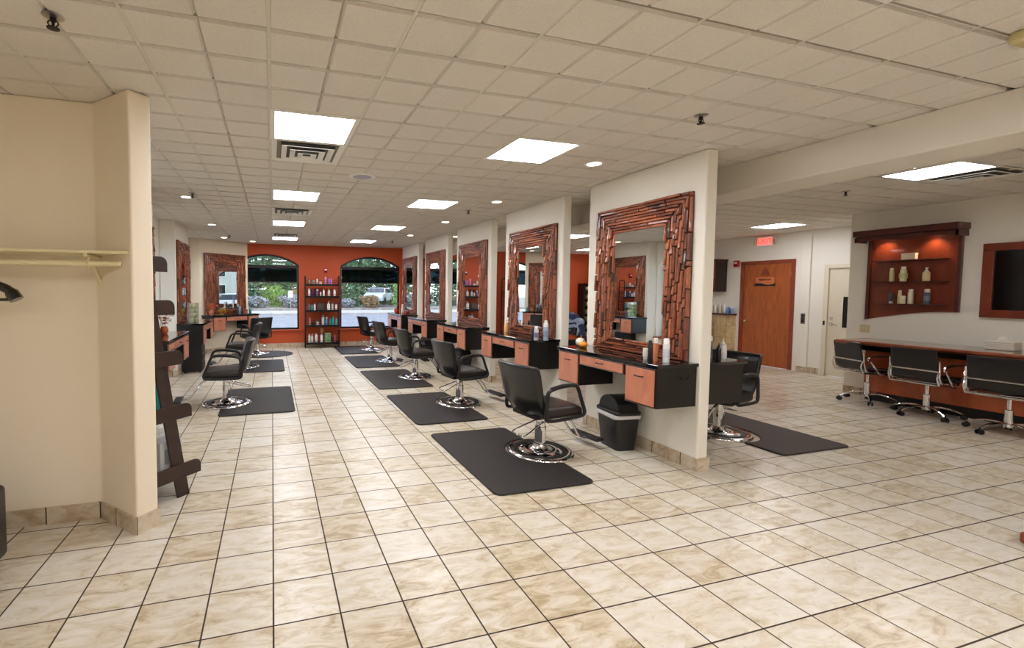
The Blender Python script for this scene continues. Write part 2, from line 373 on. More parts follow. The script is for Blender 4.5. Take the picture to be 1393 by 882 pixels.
# mirror partitions
PX0, PX1, PY, PD, PL = 3.46, 3.575, 2.885, 1.885, 1.42
for k in range(5):
    struct(MB().box(PX0, PX1, PY + PD * k, PY + PD * k + PL, 0, CEIL).build('wall_partition', 'paint', bevel=.014))
# baseboards
def baseb(name, segs, h=.11, t=.012, m='btile'):
    mb = MB()
    for (x0, y0, x1, y1) in segs:
        d = Vector((x1 - x0, y1 - y0)); d.normalize(); n = Vector((d.y, -d.x)) * t
        mb.prism([(x0, y0), (x1, y1), (x1 + n.x, y1 + n.y), (x0 + n.x, y0 + n.y)], 0, h)
    return struct(mb.build(name, m))
for k in range(5):
    y0 = PY + PD * k; y1 = y0 + PL; e = .012
    baseb('baseboard_partition', [(PX0 - e, y0, PX1 + e, y0), (PX1, y0, PX1, y1), (PX1 + e, y1, PX0 - e, y1), (PX0, y1, PX0, y0)])
baseb('baseboard_far', [(-.6, YF, XB, YF)])
baseb('baseboard_left', [(XL, 3.68, XL, 5.66), (XL, 5.66, -1.6, 5.66), (-1.6, 5.66, -1.6, 7.03), (-1.6, 7.03, XL, 7.03), (XL, 7.03, XL, 8.47), (XL, 8.47, -1.6, 8.47), (-1.6, 8.47, -1.6, 9.78), (XL, 9.78, XL, 11.24), (XL, 11.24, -1.62, 11.24), (-1.62, 11.24, -.6, YF)])
baseb('baseboard_closet', [(XN, 3.33, -1.095, 3.33), (-.822, 3.028, -.708, 3.137)])
baseb('baseboard_closet', [(-1.095, 3.33, -.815, 3.035), (-.715, 3.13, -1.265, 3.68)], m='btile2')
baseb('baseboard_right', [(XR, YR, XR, YN), (XB, YF, XB, DY[1] + .06), (XB - .04, 6.14, XB - .04, 5.98), (XB, 5.98, XB, WY[1] + .05)])

# ceiling: lay-in tiles scored into one-foot squares, with openings for lights and vents
def cellx(i): return CX + (i + (.45 if i >= 15 else 0)) * T      # the grid beyond the beam starts afresh
Y0C = CY - 7 * T     # .1566*T
def celly(j): return Y0C + j * T
# rows measured in the photo: panels start at y=3.10, 5.53, 7.97, 10.41 -> j = 10, 18, 26, 34 ; in front j = 2, -6
PAN = [(c, j) for j in (10, 18, 26, 34) for c in (0, 6)] + [(0, -6), (6, 2), (6, -6), (14, -6), (-7, -3), (0, -1), (12, -2)]  # off-row panels near the camera are unseen and added to brighten the front
PANR = [(19, 8), (27, 18), (19, 26), (27, 34), (19, -4)]
VENT = [(0, 12), (0, 22), (0, 32), (21, 8)]
skip = set()
for (i, j) in PAN + PANR:
    for a in (0, 1):
        for b in (0, 1): skip.add((i + a, j + b))
for (i, j) in VENT:
    for a in (0, 1):
        for b in (0, 1): skip.add((i + a, j + b))
tl = MB()
for i in range(-12, 34):
    for j in range(-13, 41):
        if (i, j) in skip: continue
        x0, y0 = cellx(i), celly(j)
        if x0 > XB or y0 > YF: continue
        x1, y1 = x0 + T, y0 + T; gx0, gx1, g0, g1 = .0005, .011, .013, .019
        zt, zb = CEIL + .017, CEIL
        vs = [(x0 + gx0, y0 + g0, zt), (x1 - gx0, y0 + g0, zt), (x1 - gx0, y1 - g0, zt), (x0 + gx0, y1 - g0, zt), (x0 + gx1, y0 + g1, zb), (x1 - gx1, y0 + g1, zb), (x1 - gx1, y1 - g1, zb), (x0 + gx1, y1 - g1, zb)]
        tl.add(vs, [(4, 7, 6, 5), (0, 4, 5, 1), (1, 5, 6, 2), (2, 6, 7, 3), (3, 7, 4, 0)])
ce = struct(tl.build('ceiling', 'ctile'))
MB().box(XN - .2, XB + .2, YN - .2, YF + .25, CEIL + .0175, CEIL + .1).build('ceiling_deck', 'groove_shade', ce)
tb = MB()
for i in range(-12, 34, 2): tb.box(cellx(i) - .008, cellx(i) + .008, YN, YF, CEIL + .003, CEIL + .0175)
for j in range(-12, 41, 2): tb.box(XN, XB, celly(j) - .0035, celly(j) + .0035, CEIL + .004, CEIL + .0175)
tb.build('ceiling_grid', 'tbar', ce)

names = {(0, 10): 'large lit ceiling panel beside the big square air vent, nearest of the left line', (6, 10): 'large lit ceiling panel up in front of the nearest mirror pillar, without a vent', (0, 18): 'lit ceiling panel second from the front in the left line', (6, 18): 'lit ceiling panel second from the front in the line nearer the mirrors',
         (0, 26): 'lit ceiling panel third from the front in the left line', (6, 26): 'lit ceiling panel third from the front in the line nearer the mirrors', (0, 34): 'farthest lit ceiling panel of the left line, beside a small vent near the orange wall', (6, 34): 'farthest lit ceiling panel of the line nearer the mirrors, close to the orange wall',
         (0, -6): 'lit ceiling panel behind the camera on the left', (6, 2): 'lit ceiling panel whose corner touches the top edge of the photo', (6, -6): 'lit ceiling panel behind the camera in the middle', (14, -6): 'lit ceiling panel behind the camera near the beam',
         (-7, -3): 'added unseen light panel behind the camera, brightening the coat nook side', (0, -1): 'added unseen light panel just behind the camera, brightening the front', (12, -2): 'added unseen light panel just behind the camera near the beam, brightening the front',
         (19, 8): 'lit ceiling panel beyond the beam above the desk chairs, with a dark vent beside it', (27, 18): 'lit ceiling panel beyond the beam in front of the exit sign', (19, 26): 'lit ceiling panel seen through the gap between the first two mirror pillars, the higher one', (27, 34): 'lit ceiling panel seen low through the gap between the first two mirror pillars', (19, -4): 'lit ceiling panel beyond the beam behind the camera'}
lp = None
for (i, j) in PAN + PANR:
    x, y = cellx(i) + T, celly(j) + T
    if lp is None:
        lp = thing('ceiling_light', names[(i, j)], 'ceiling light', (x, y, CEIL), 0, 'square ceiling panel lights')
        MB().box(-T + .03, T - .03, -T + .03, T - .03, .001, .006).build('diffuser', 'diff', lp)
        fr = MB(); e = T - .004; q = .032
        for a, b, c, d in ((-e, e, -e, -e + q), (-e, e, e - q, e), (-e, -e + q, -e + q, e - q), (e - q, e, -e + q, e - q)): fr.box(a, b, c, d, -.003, .010)
        fr.build('frame', 'white', lp)
    else: dup(lp, (x, y, CEIL), 0, names[(i, j)])
# air vents with nested square louvres
vn = {(0, 12): 'large square ceiling air vent touching the nearest left light panel', (0, 22): 'square ceiling air vent between the second and third left light panels', (0, 32): 'small-looking square ceiling air vent just before the farthest left light panel', (21, 8): 'dark square ceiling air vent beside the light panel beyond the beam'}
vp = None
for (i, j) in VENT:
    x, y = cellx(i) + T, celly(j) + T
    if vp is None:
        vp = thing('ceiling_vent', vn[(i, j)], 'air vent', (x, y, CEIL), 0, 'square ceiling air vents')
        MB().box(-.22, .22, -.22, .22, .0, .008).build('duct_opening', pbr('duct_grey', (84, 84, 82), .6), vp)
        for k, (h0, zz) in enumerate(((.295, .0), (.215, -.014), (.145, -.022), (.078, -.028))):
            h1 = h0 - .045; mb = MB()
            for s1 in range(4):
                fn = lambda a, b, d, s1=s1: (Matrix.Rotation(s1 * pi / 2, 3, 'Z') @ Vector((a, b, d)))[:]
                vs = [fn(-h0, -h0, zz + .002), fn(h0, -h0, zz + .002), fn(h1, -h1, zz - .006 + .02), fn(-h1, -h1, zz - .006 + .02), fn(-h0, -h0, zz - .002), fn(h0, -h0, zz - .002), fn(h1, -h1, zz + .010), fn(-h1, -h1, zz + .010)]
                mb.add(vs, [(0, 1, 2, 3), (7, 6, 5, 4), (0, 4, 5, 1), (1, 5, 6, 2), (2, 6, 7, 3), (3, 7, 4, 0)])
            mb.build('louvre_ring', 'white', vp)
    else: dup(vp, (x, y, CEIL), 0, vn[(i, j)])
# downlights, sprinklers, speakers
cans = [(2.88, 3.54, 'recessed downlight in front of the nearest mirror pillar'), (2.88, 5.4, 'recessed downlight in front of the second mirror pillar'), (2.88, 7.23, 'recessed downlight in front of the third mirror pillar'), (2.86, 9.2, 'recessed downlight in front of the fourth mirror pillar'),
        (3.86, 9.1, 'recessed downlight seen through the pillar gap past the third mirror'), (4.0, 6.6, 'recessed downlight seen between the second and third mirror pillars'), (-1.05, 6.32, 'cool white recessed downlight nearest the left wing wall'), (-1.05, 8.84, 'recessed downlight above the middle left station'),
        (-1.05, 10.95, 'recessed downlight above the left corner station, beside a sprinkler'), (-.45, 11.55, 'recessed downlight nearest the left edge of the orange wall')]
cp = None
for x, y, lb in cans:
    if cp is None:
        cp = thing('recessed_downlight', lb, 'downlight', (x, y, CEIL), 0, 'round recessed downlights')
        MB().lathe([(.062, -.001), (.062, .006)], n=24).build('lens', 'candiff', cp)
        MB().lathe([(.088, .009), (.088, 0), (.082, -.006), (.064, -.006), (.064, .002)], n=24).build('trim_ring', 'white', cp, smooth=True)
    else: dup(cp, (x, y, CEIL), 0, lb)
    ld = bpy.data.lights.new('downlight_lamp', 'SPOT'); ld.energy = CAN_POWER; ld.spot_size = 2.2; ld.spot_blend = .8; ld.shadow_soft_size = .06; ld.color = (1, .86, .66) if x > 0 else (1, .95, .88)
    lo = bpy.data.objects.new('downlight_lamp', ld); C.objects.link(lo); lo.location = (x, y, CEIL - .03)
spr = [(-.91, 2.34, 'ceiling sprinkler head at the top left above the closet nook'), (2.78, 2.38, 'ceiling sprinkler head above the nearest mirror pillar'), (2.78, 6.08, 'ceiling sprinkler head between the first two right downlights'), (-.94, 6.06, 'ceiling sprinkler head beside the cool white left downlight'),
       (2.78, 10.39, 'ceiling sprinkler head near the orange wall on the right row'), (-.89, 10.43, 'ceiling sprinkler head near the left corner station'), (6.43, 3.62, 'ceiling sprinkler head beyond the beam before the display cabinet'), (3.9, 6.3, 'ceiling sprinkler head seen between the second and third pillars')]
s0 = None
for x, y, lb in spr:
    if s0 is None:
        s0 = thing('sprinkler_head', lb, 'sprinkler', (x, y, CEIL), 0, 'ceiling sprinklers')
        MB().lathe([(.04, .004), (.042, -.003), (.03, -.009), (.012, -.010)], n=20).build('escutcheon', 'silver', s0, smooth=True)
        mb = MB().lathe([(.012, -.008), (.011, -.024), (.006, -.03)], n=12); mb.lathe([(.006, -.028), (.006, -.05)], n=8)
        mb.tube(smoothpath([(.012, 0, -.02), (.02, 0, -.034), (.004, 0, -.052)], 4), .003, 6); mb.tube(smoothpath([(-.012, 0, -.02), (-.02, 0, -.034), (-.004, 0, -.052)], 4), .003, 6)
        mb.build('nozzle', 'dmetal', s0, smooth=True)
        MB().lathe([(.006, -.05), (.024, -.052), (.024, -.055), (.004, -.056)], n=16).build('deflector', 'dmetal', s0)
    else: dup(s0, (x, y, CEIL), 0, lb)
k0 = None
for x, y, lb in ((.91, 4.63, 'round flush ceiling speaker right of the large air vent'), (.9, 9.57, 'round flush ceiling speaker farther back near the third panel lights')):
    if k0 is None:
        k0 = thing('ceiling_speaker', lb, 'speaker', (x, y, CEIL), 0, 'round ceiling speakers')
        MB().lathe([(.14, .004), (.138, -.006), (.10, -.012), (.098, -.004)], n=32).build('rim', 'white', k0, smooth=True)
        MB().lathe([(.097, .0), (.097, -.006), (.02, -.009)], n=32).build('grille', 'silver', k0, smooth=True)
    else: dup(k0, (x, y, CEIL), 0, lb)
t = thing('smoke_detector', 'yellowed box-shaped ceiling fitting at the top right edge of the photo', 'detector', (3.36, 1.18, CEIL))
MB().pad((0, 0, -.028), (.26, .14, .056), .02, (4, 4, 2)).build('housing', pbr('yellowed_plastic', (196, 184, 134), .6), t, smooth=True)
MB().box(-.05, .05, -.03, .03, -.062, -.054).build('cover_lens', 'dmetal', t)

# ------------------------------------------------------------------ styling stations (local: wall at x=0, facing +x, along y)
ST_L = 1.30
def make_station(label):
    t = thing('styling_station', label, 'styling station')
    D = .42
    c = MB()
    c.box(0, D, 0, .34, .55, .89); c.box(0, D, .96, ST_L, .55, .89); c.box(0, D, .34, .96, .775, .89)
    c.box(.0, .02, .34, .96, .77, .89)
    c.build('carcass', 'black', t, bevel=.003)
    MB().box(0, D + .02, -.02, ST_L + .02, .891, .92).build('countertop', 'granite', t, bevel=.004)
    hp = smoothpath([(0, -.045, 0), (.018, -.036, 0), (.022, 0, 0), (.018, .036, 0), (0, .045, 0)], 4)
    for nm, y0, y1, z0, z1, hz in (('door', .018, .322, .565, .868, .80), ('door', .978, 1.282, .565, .868, .80), ('drawer', .362, .938, .785, .868, .832)):
        d = MB().box(D + .001, D + .016, y0, y1, z0, z1).build(nm, 'copper', t, bevel=.002)
        MB().tube([(D + .016 + p.x, (y0 + y1) / 2 + p.y, hz + p.z) for p in hp], .0045, 6).build('handle', 'dmetal', d, smooth=True)
    e = MB()
    for y0, y1, z in ((.01, .33, .874), (.97, 1.29, .874), (.35, .95, .874), (.01, .33, .552), (.97, 1.29, .552), (.35, .95, .776)): e.box(D, D + .014, y0, y1, z, z + .006)
    e.build('edge_trim', 'silver', t)
    h = MB()
    for s in (-.03, .03): h.tube(smoothpath([(.16 + s, ST_L + .002, .80), (.16 + s, ST_L + .028, .795), (.16 + s * 1.3, ST_L + .03, .83)], 4), .004, 6)
    h.build('tool_hook', 'dmetal', t, smooth=True)
    return t
def make_mirror(label, Wd=1.15, Ht=1.462, fw=.265, seed=1):
    t = thing('framed_mirror', label, 'mirror')
    rnd = random.Random(seed)
    y0 = -Wd / 2; b = MB(); bk = MB()
    bk.box(0, .012, y0 + .006, -y0 - .006, .004, Ht - .004); bk.build('backing', 'backing', t)
    def strip(u0, u1, w0, w1, horiz):
        # u across the strip, w along it
        g = .0028; w = w0; first = True
        while w < w1 - .012:
            L = rnd.choice((.05, .08, .12, .17, .22, .28)) * rnd.uniform(.8, 1.2); e = min(w + L, w1)
            if w1 - e < .03: e = w1
            th = rnd.uniform(.020, .044); th2 = th * rnd.uniform(.55, 1.0)
            a0, a1 = u0 + g, u1 - g; q = (a1 - a0) * .18
            if horiz: f = lambda a, l, d: (d, l, a)
            else: f = lambda a, l, d: (d, a, l)
            vs = [f(a0, w + .002, .012), f(a1, w + .002, .012), f(a1, e - .008, .012), f(a0, e - .008, .012),
                  f(a0, w + .002, .012 + th * .8), f(a1, w + .002, .012 + th * .8), f(a1, e - .008, .012 + th2 * .8), f(a0, e - .008, .012 + th2 * .8),
                  f(a0 + q, w + .007, .012 + th), f(a1 - q, w + .007, .012 + th), f(a1 - q, e - .017, .012 + th2), f(a0 + q, e - .017, .012 + th2)]
            b.add(vs, [(0, 3, 2, 1), (0, 1, 5, 4), (1, 2, 6, 5), (2, 3, 7, 6), (3, 0, 4, 7), (4, 5, 9, 8), (5, 6, 10, 9), (6, 7, 11, 10), (7, 4, 8, 11), (8, 9, 10, 11)])
            w = e
    n = 9; s = fw / n
    for k in range(n):
        a = k * s
        strip(y0 + a, y0 + a + s, a * .12 / fw, Ht - a, False)
        strip(-y0 - a - s, -y0 - a, a * .12 / fw, Ht - a, False)
        strip(Ht - a - s, Ht - a, y0 + a + s, -y0 - a - s, True)
    n2 = 7; s2 = .12 / n2 * 1.0
    for k in range(5):
        a = k * .024
        strip(a, a + .024, y0 + (k + 1) * fw / 5, -y0 - (k + 1) * fw / 5, True)
    b.build('stick_frame', 'stick', t)
    MB().box(.017, .022, y0 + fw - .012, -y0 - fw + .012, .11, Ht - fw + .012).build('mirror_pane', 'mirror', t)
    return t
HP = -pi
st_lab = ['black and copper wall station on the nearest mirror pillar, with two small pumpkins', 'black and copper wall station on the second mirror pillar, with a peach pump bottle', 'black and copper wall station on the third mirror pillar, bare counter',
          'black and copper wall station on the fourth mirror pillar, bare counter', 'black and copper wall station on the farthest right mirror pillar, with an orange vase']
mi_lab = ['large stick-framed mirror on the nearest pillar, biggest in the photo', 'stick-framed mirror on the second pillar, behind the peach pump bottle', 'stick-framed mirror on the third pillar, reflecting the product rack', 'stick-framed mirror on the fourth pillar from the front, reflecting a window', 'stick-framed mirror on the farthest right pillar, beside the orange wall']
S0 = make_station(st_lab[0]); S0['group'] = 'styling stations'
R0 = make_mirror(mi_lab[0]); R0['group'] = 'stick-framed mirrors'
for k in range(5):
    yf = 4.215 + PD * k

    if k == 0: S0.location = (PX0, yf, 0); S0.rotation_euler = (0, 0, pi); R0.location = (PX0, yf - .65, .923); R0.rotation_euler = (0, 0, pi)
    else: dup(S0, (PX0, yf, 0), pi, st_lab[k]); dup(R0, (PX0, yf - .65, .923), pi, mi_lab[k])
dup(S0, (PX1 + .004, 2.925, 0), 0, 'black wall station on the back of the nearest pillar, its dark end panel facing us')
dup(S0, (PX1 + .004, 4.81, 0), 0, 'black wall station on the back of the second pillar, glimpsed through the first gap')
dup(R0, (PX1, 5.46, .923), 0, 'stick-framed mirror on the back of the second pillar, turned away')
dup(R0, (PX1, 3.575, .923), 0, 'stick-framed mirror on the back of the nearest pillar, turned away')
dup(S0, (-1.596, 5.69, 0), 0, 'black station by the left windows nearest us, half hidden by the ladder shelf')
dup(R0, (-1.6, 6.34, .923), 0, 'stick-framed mirror of which only an edge shows beside the ladder shelf')
dup(S0, (-1.596, 8.47, 0), 0, 'black station on the middle left pillar, under the vase of pale balls')
dup(R0, (-1.6, 9.12, .923), 0, 'narrow-looking stick-framed mirror on the middle left pillar, behind the vase of pale balls')
ang = math.atan2(-.7463, .6656) ; tx, ty = .7463, .6656     # diagonal corner: outward normal and direction along the wall
ox, oy = -1.62 + .025 * .6656 + .03 * tx, 11.24 - .025 * .7463 + .03 * ty
dup(S0, (ox, oy, 0), ang, 'copper-fronted station across the left far corner, with fall flowers on it')
RC = dup(R0, (ox + .65 * tx, oy + .65 * ty, .923), ang, 'stick-framed mirror across the left far corner, reflecting the lawn outside')
for c in RC.children:      # this pane sits slightly out of true in its frame
    if c.name.startswith('mirror_pane'): c.rotation_euler = (0, 0, math.radians(2.0)); c.location = (.010, 0, 0)

# ------------------------------------------------------------------ hydraulic salon chairs (local: facing +x)
def rot_pts(pts, a): return [(Matrix.Rotation(a, 3, 'Z') @ Vector(p)) for p in pts]
def make_salon_chair(label):
    t = thing('salon_chair', label, 'salon chair')
    def fs(x, y, z):      # seat cushion: slightly crowned and waterfall front
        z += .012 * (1 - (y / .25) ** 2) if z > .44 else 0
        if x > .12: z -= (x - .12) ** 2 * .6
        return (x, y, z)
    MB().pad((.055, 0, .43), (.45, .50, .10), .035, (6, 6, 2), fs).build('seat', 'vinyls', t, smooth=True)
    def fb(x, y, z):      # backrest: leaning, concave, rolled top
        v = (z - .38) / .50
        xx = x - .20 - .15 * v + .03 * v * v + .055 * (y / .25) ** 2 + (0 if v > .35 else (.35 - v) ** 2 * .55) - .015
        if v > .85: xx -= (v - .85) * .12
        yy = y * (1 - .10 * (1 - v) ** 2)
        return (xx, yy, z)
    MB().pad((0, 0, .62), (.075, .53, .50), .034, (2, 8, 9), fb).build('backrest', 'vinyl', t, smooth=True)
    MB().pad((-.0, 0, .385), (.40, .34, .04), .015, (3, 3, 2)).build('seat_pan', 'dmetal', t, smooth=True)
    for s in (-1, 1):
        y = s * .275
        pts = smoothpath([(-.185, y, .42), (-.18, y, .52), (-.17, y, .615), (-.145, y, .65), (-.05, y, .672), (.08, y, .682), (.155, y, .672), (.185, y, .635), (.225, y, .53), (.262, y, .44), (.25, y, .405), (.19, y, .39), (0, y, .382), (-.15, y, .385)], 4, True)
        a = MB().tube(pts, .0165, 8, True).build('armrest', 'rubber', t, smooth=True)
        MB().tube(smoothpath([(-.13, y, .672), (0, y, .692), (.14, y, .690)], 5), .018, 8, flat=.6).build('arm_pad', 'vinyls', a, smooth=True)
    MB().lathe([(.052, .02), (.052, .25), (.045, .252), (.045, .34), (.03, .342), (.03, .37)], n=28).build('column', 'chrome', t, smooth=30)
    MB().lathe([(.305, .0), (.308, .012), (.30, .024), (.285, .030), (.25, .030), (.235, .022), (.205, .020), (.19, .026), (.165, .036), (.13, .040), (.105, .034), (.09, .040), (.07, .062), (.056, .085)], n=48).build('base', 'chrome', t, smooth=50)
    MB().lathe([(.252, .0235), (.249, .0315), (.203, .0285), (.200, .0215)], n=48).build('base_ring', 'rubber', t, smooth=True)
    lv = smoothpath([(.0, -.055, .30), (-.10, -.07, .275), (-.22, -.10, .235), (-.285, -.10, .215), (-.30, -.02, .215), (-.285, .05, .222), (-.18, .06, .25), (-.06, .052, .285), (.0, .05, .30)], 5)
    MB().tube(lv, .0065, 7).build('pump_lever', 'chrome', t, smooth=True)
    f = MB()
    for s in (-1, 1): f.tube(smoothpath([(.10, s * .075, .37), (.22, s * .075, .355), (.34, s * .06, .25), (.43, s * .045, .13), (.50, s * .045, .085), (.58, s * .045, .085)], 5), .011, 8)
    fo = f.build('footrest', 'chrome', t, smooth=True)
    MB().pad((.585, 0, .088), (.10, .36, .03), .013, (2, 4, 2)).build('foot_pad', 'rubber', fo, smooth=True)
    return t
ch = make_salon_chair('black salon chair nearest the camera, on a brown-black mat beside the white-lined bin'); ch['group'] = 'black hydraulic salon chairs'
ch.location = (2.43, 3.63, 0); ch.rotation_euler = (0, 0, math.radians(8))
rows = [(2.43, 5.52, 8, 'second black salon chair of the right row, before the second mirror pillar'), (2.42, 7.42, 6, 'third black salon chair of the right row, before the third mirror pillar'),
        (2.44, 9.27, 10, 'fourth black salon chair of the right row, before the fourth mirror pillar'), (2.46, 11.18, 14, 'farthest black salon chair of the right row, before the wide arched window')]
for x, y, a, lb in rows: dup(ch, (x, y, 0), math.radians(a), lb)
dup(ch, (-.59, 6.28, 0), math.radians(184), 'nearest black salon chair of the left row, its chrome footrest pointing left')
dup(ch, (-.56, 9.22, 0), math.radians(176), 'middle black salon chair of the left row, overlapped by the nearer chair')
dup(ch, (-.36, 10.98, 0), math.radians(118), 'left far black salon chair with its back to us, facing the corner mirror')
dup(ch, (4.62, 3.62, 0), math.radians(194), 'black salon chair behind the nearest pillar, its backrest showing right of the dark end panel')

def mat_mesh(x0, x1, y0, y1, nx, ny, nr, side, m, label, group=None, oval=False):
    t = []
    r = .06
    def corner(cx, cy, a0):
        return [(cx + r * cos(a0 + k * pi / 8), cy + r * sin(a0 + k * pi / 8)) for k in range(5)]
    if oval:
        cx, cy = (x0 + x1) / 2, (y0 + y1) / 2
        poly = [(cx + (x1 - x0) / 2 * cos(2 * pi * k / 40), cy + (y1 - y0) / 2 * sin(2 * pi * k / 40)) for k in range(40)]
    else:
        A = corner(x0 + r, y0 + r, pi); B = corner(x1 - r, y0 + r, 1.5 * pi); Cc = corner(x1 - r, y1 - r, 0); D = corner(x0 + r, y1 - r, .5 * pi)
        dx = abs((x1 if side > 0 else x0) - nx); h = sqrt(nr * nr - dx * dx)
        if side > 0:
            a0 = math.atan2(-h, x1 - nx); a1 = -2 * pi + math.atan2(h, x1 - nx)
            arc = [(nx + nr * cos(a0 + (a1 - a0) * k / 18), ny + nr * sin(a0 + (a1 - a0) * k / 18)) for k in range(19)]
            arc = [(min(a, x1), b) for a, b in arc]; poly = A + B + arc + Cc + D
        else:
            a0 = math.atan2(h, x0 - nx); a1 = math.atan2(-h, x0 - nx)
            if a1 < 0: a1 += 0
            a0b = a0; a1b = a1
            arc = [(nx + nr * cos(a), ny + nr * sin(a)) for a in [a0b - (a0b - a1b) * k / 18 for k in range(19)]]
            arc = [(max(a, x0), b) for a, b in arc]; poly = A + B + Cc + D + arc
    cx = sum(p[0] for p in poly) / len(poly); cy = sum(p[1] for p in poly) / len(poly)
    o = MB().prism([(a - cx, b - cy) for a, b in poly], .0, .018).build('floor_mat', m, bevel=.012, loc=(cx, cy, 0))
    return tag(o, label, 'mat', group)
G = 'anti-fatigue floor mats'
mat_mesh(1.58, 2.46, 2.90, 4.36, 2.43, 3.63, .32, 1, 'mat', 'largest-looking dark brown-black floor mat under the nearest salon chair', G)
mat_mesh(1.56, 2.46, 4.70, 6.16, 2.43, 5.52, .32, 1, 'mat', 'dark floor mat under the second salon chair of the right row', G)
mat_mesh(1.56, 2.46, 6.57, 8.15, 2.42, 7.42, .32, 1, 'mat', 'dark floor mat under the third salon chair of the right row', G)
mat_mesh(1.56, 2.46, 8.50, 10.04, 2.44, 9.27, .32, 1, 'mat', 'dark floor mat under the fourth salon chair of the right row', G)
mat_mesh(1.56, 2.46, 10.42, 11.92, 2.46, 11.18, .32, 1, 'mat', 'farthest dark floor mat of the right row, near the product rack', G)
mat_mesh(-.64, .27, 5.63, 7.12, -.59, 6.28, .32, -1, 'mat', 'dark floor mat under the nearest salon chair of the left row', G)
mat_mesh(-.64, .22, 8.52, 9.95, -.56, 9.22, .32, -1, 'mat', 'dark floor mat under the middle salon chair of the left row', G)
mat_mesh(-.95, .47, 10.35, 11.45, 0, 0, 0, 1, 'mat', 'rounded dark floor mat under the left far salon chair', G, oval=True)
mat_mesh(4.56, 5.48, 2.93, 4.36, 4.66, 3.60, .32, -1, 'matb', 'brown floor mat right of the nearest pillar', G)
# the chairs of the left far corner and of the right side stand on their mats
for o in bpy.data.objects:
    if o.name.startswith('salon_chair') and abs(o.location.x + .36) < .01: o.location.z = .018

# ------------------------------------------------------------------ waste bins
def make_bin(label, liner=True):
    t = thing('waste_bin', label, 'bin')
    def ring(wx, wy, r, z, n=6):
        pts = []
        for cxs, cys, a0 in ((1, 1, 0), (-1, 1, pi / 2), (-1, -1, pi), (1, -1, 1.5 * pi)):
            for k in range(n): a = a0 + k * pi / 2 / (n - 1); pts.append((cxs * (wx - r) + r * cos(a), cys * (wy - r) + r * sin(a), z))
        return pts
    def loft(rings):
        n = len(rings[0]); vs = [p for q in rings for p in q]; fs = []
        for i in range(len(rings) - 1):
            for k in range(n): fs.append((i * n + k, i * n + (k + 1) % n, (i + 1) * n + (k + 1) % n, (i + 1) * n + k))
        fs.append(tuple(range(n - 1, -1, -1))); fs.append(tuple((len(rings) - 1) * n + k for k in range(n)))
        return MB().add(vs, fs)
    loft([ring(.115, .155, .04, 0), ring(.12, .16, .045, .015), ring(.148, .195, .05, .36)]).build('bin_body', 'plastic_b', t, smooth=50)
    if liner:
        rnd = random.Random(3); rr = []
        for z, g in ((.335, .003), (.350, .012), (.368, .012), (.382, .004)):
            rr.append([(x * (1 + rnd.uniform(-.006, .012)), y * (1 + rnd.uniform(-.006, .012)), zz + rnd.uniform(-.010, .006)) for x, y, zz in ring(.147 + g, .194 + g, .05, z)])
        loft(rr).build('liner', 'bag', t, smooth=True)
    loft([ring(.158, .205, .055, .375), ring(.160, .207, .055, .40), ring(.150, .197, .05, .412)]).build('lid_rim', 'plastic_b', t, smooth=50)
    prof = [(-.18 + .36 * k / 14, .405 + .15 * sqrt(max(0, 1 - ((k - 7) / 7) ** 2))) for k in range(15)]
    MB().prism([(-.18, .405)] + prof[1:-1] + [(.18, .405)], -.125, .125, lambda a, b, d: (d + (b - .405) * .0, a, b)).build('swing_lid', 'plastic_b', t, bevel=.008)
    return t
b0 = make_bin('black swing-lid waste bin with white liner under the nearest station'); b0.location = (3.26, 3.57, 0); b0.rotation_euler = (0, 0, math.radians(-6)); b0.scale = (.86, .86, .93); b0['group'] = 'black waste bins'
for k, lb in ((1, 'black waste bin under the second station of the right row'), (2, 'black waste bin under the third station of the right row'), (3, 'black waste bin under the fourth station of the right row'), (4, 'black waste bin under the farthest station of the right row')):
    dup(b0, (3.235, 3.5 + PD * k - (.3 if k == 4 else 0), 0), math.radians(3), lb)
for o in list(bpy.data.objects):   # only the nearest bin shows a liner
    if o.name.startswith('liner') and o.parent is not b0: bpy.data.objects.remove(o)
t = thing('rolling_cart', 'black drawer cart standing under the middle left station', 'cart', (-1.41, 8.92, 0))
MB().box(-.17, .17, -.16, .16, .03, .54).build('cart_body', 'black', t, bevel=.006)
for k in range(3):
    d = MB().box(.171, .183, -.15, .15, .06 + k * .16, .20 + k * .16).build('drawer', 'plastic_b', t, bevel=.004)
    MB().box(.183, .193, -.04, .04, .15 + k * .16, .165 + k * .16).build('handle', 'dmetal', d)
for sx in (-.13, .13):
    for sy in (-.12, .12): MB().lathe([(.014, 0), (.014, .03)], (sx, sy, 0), 10).build('caster', 'rubber', t)

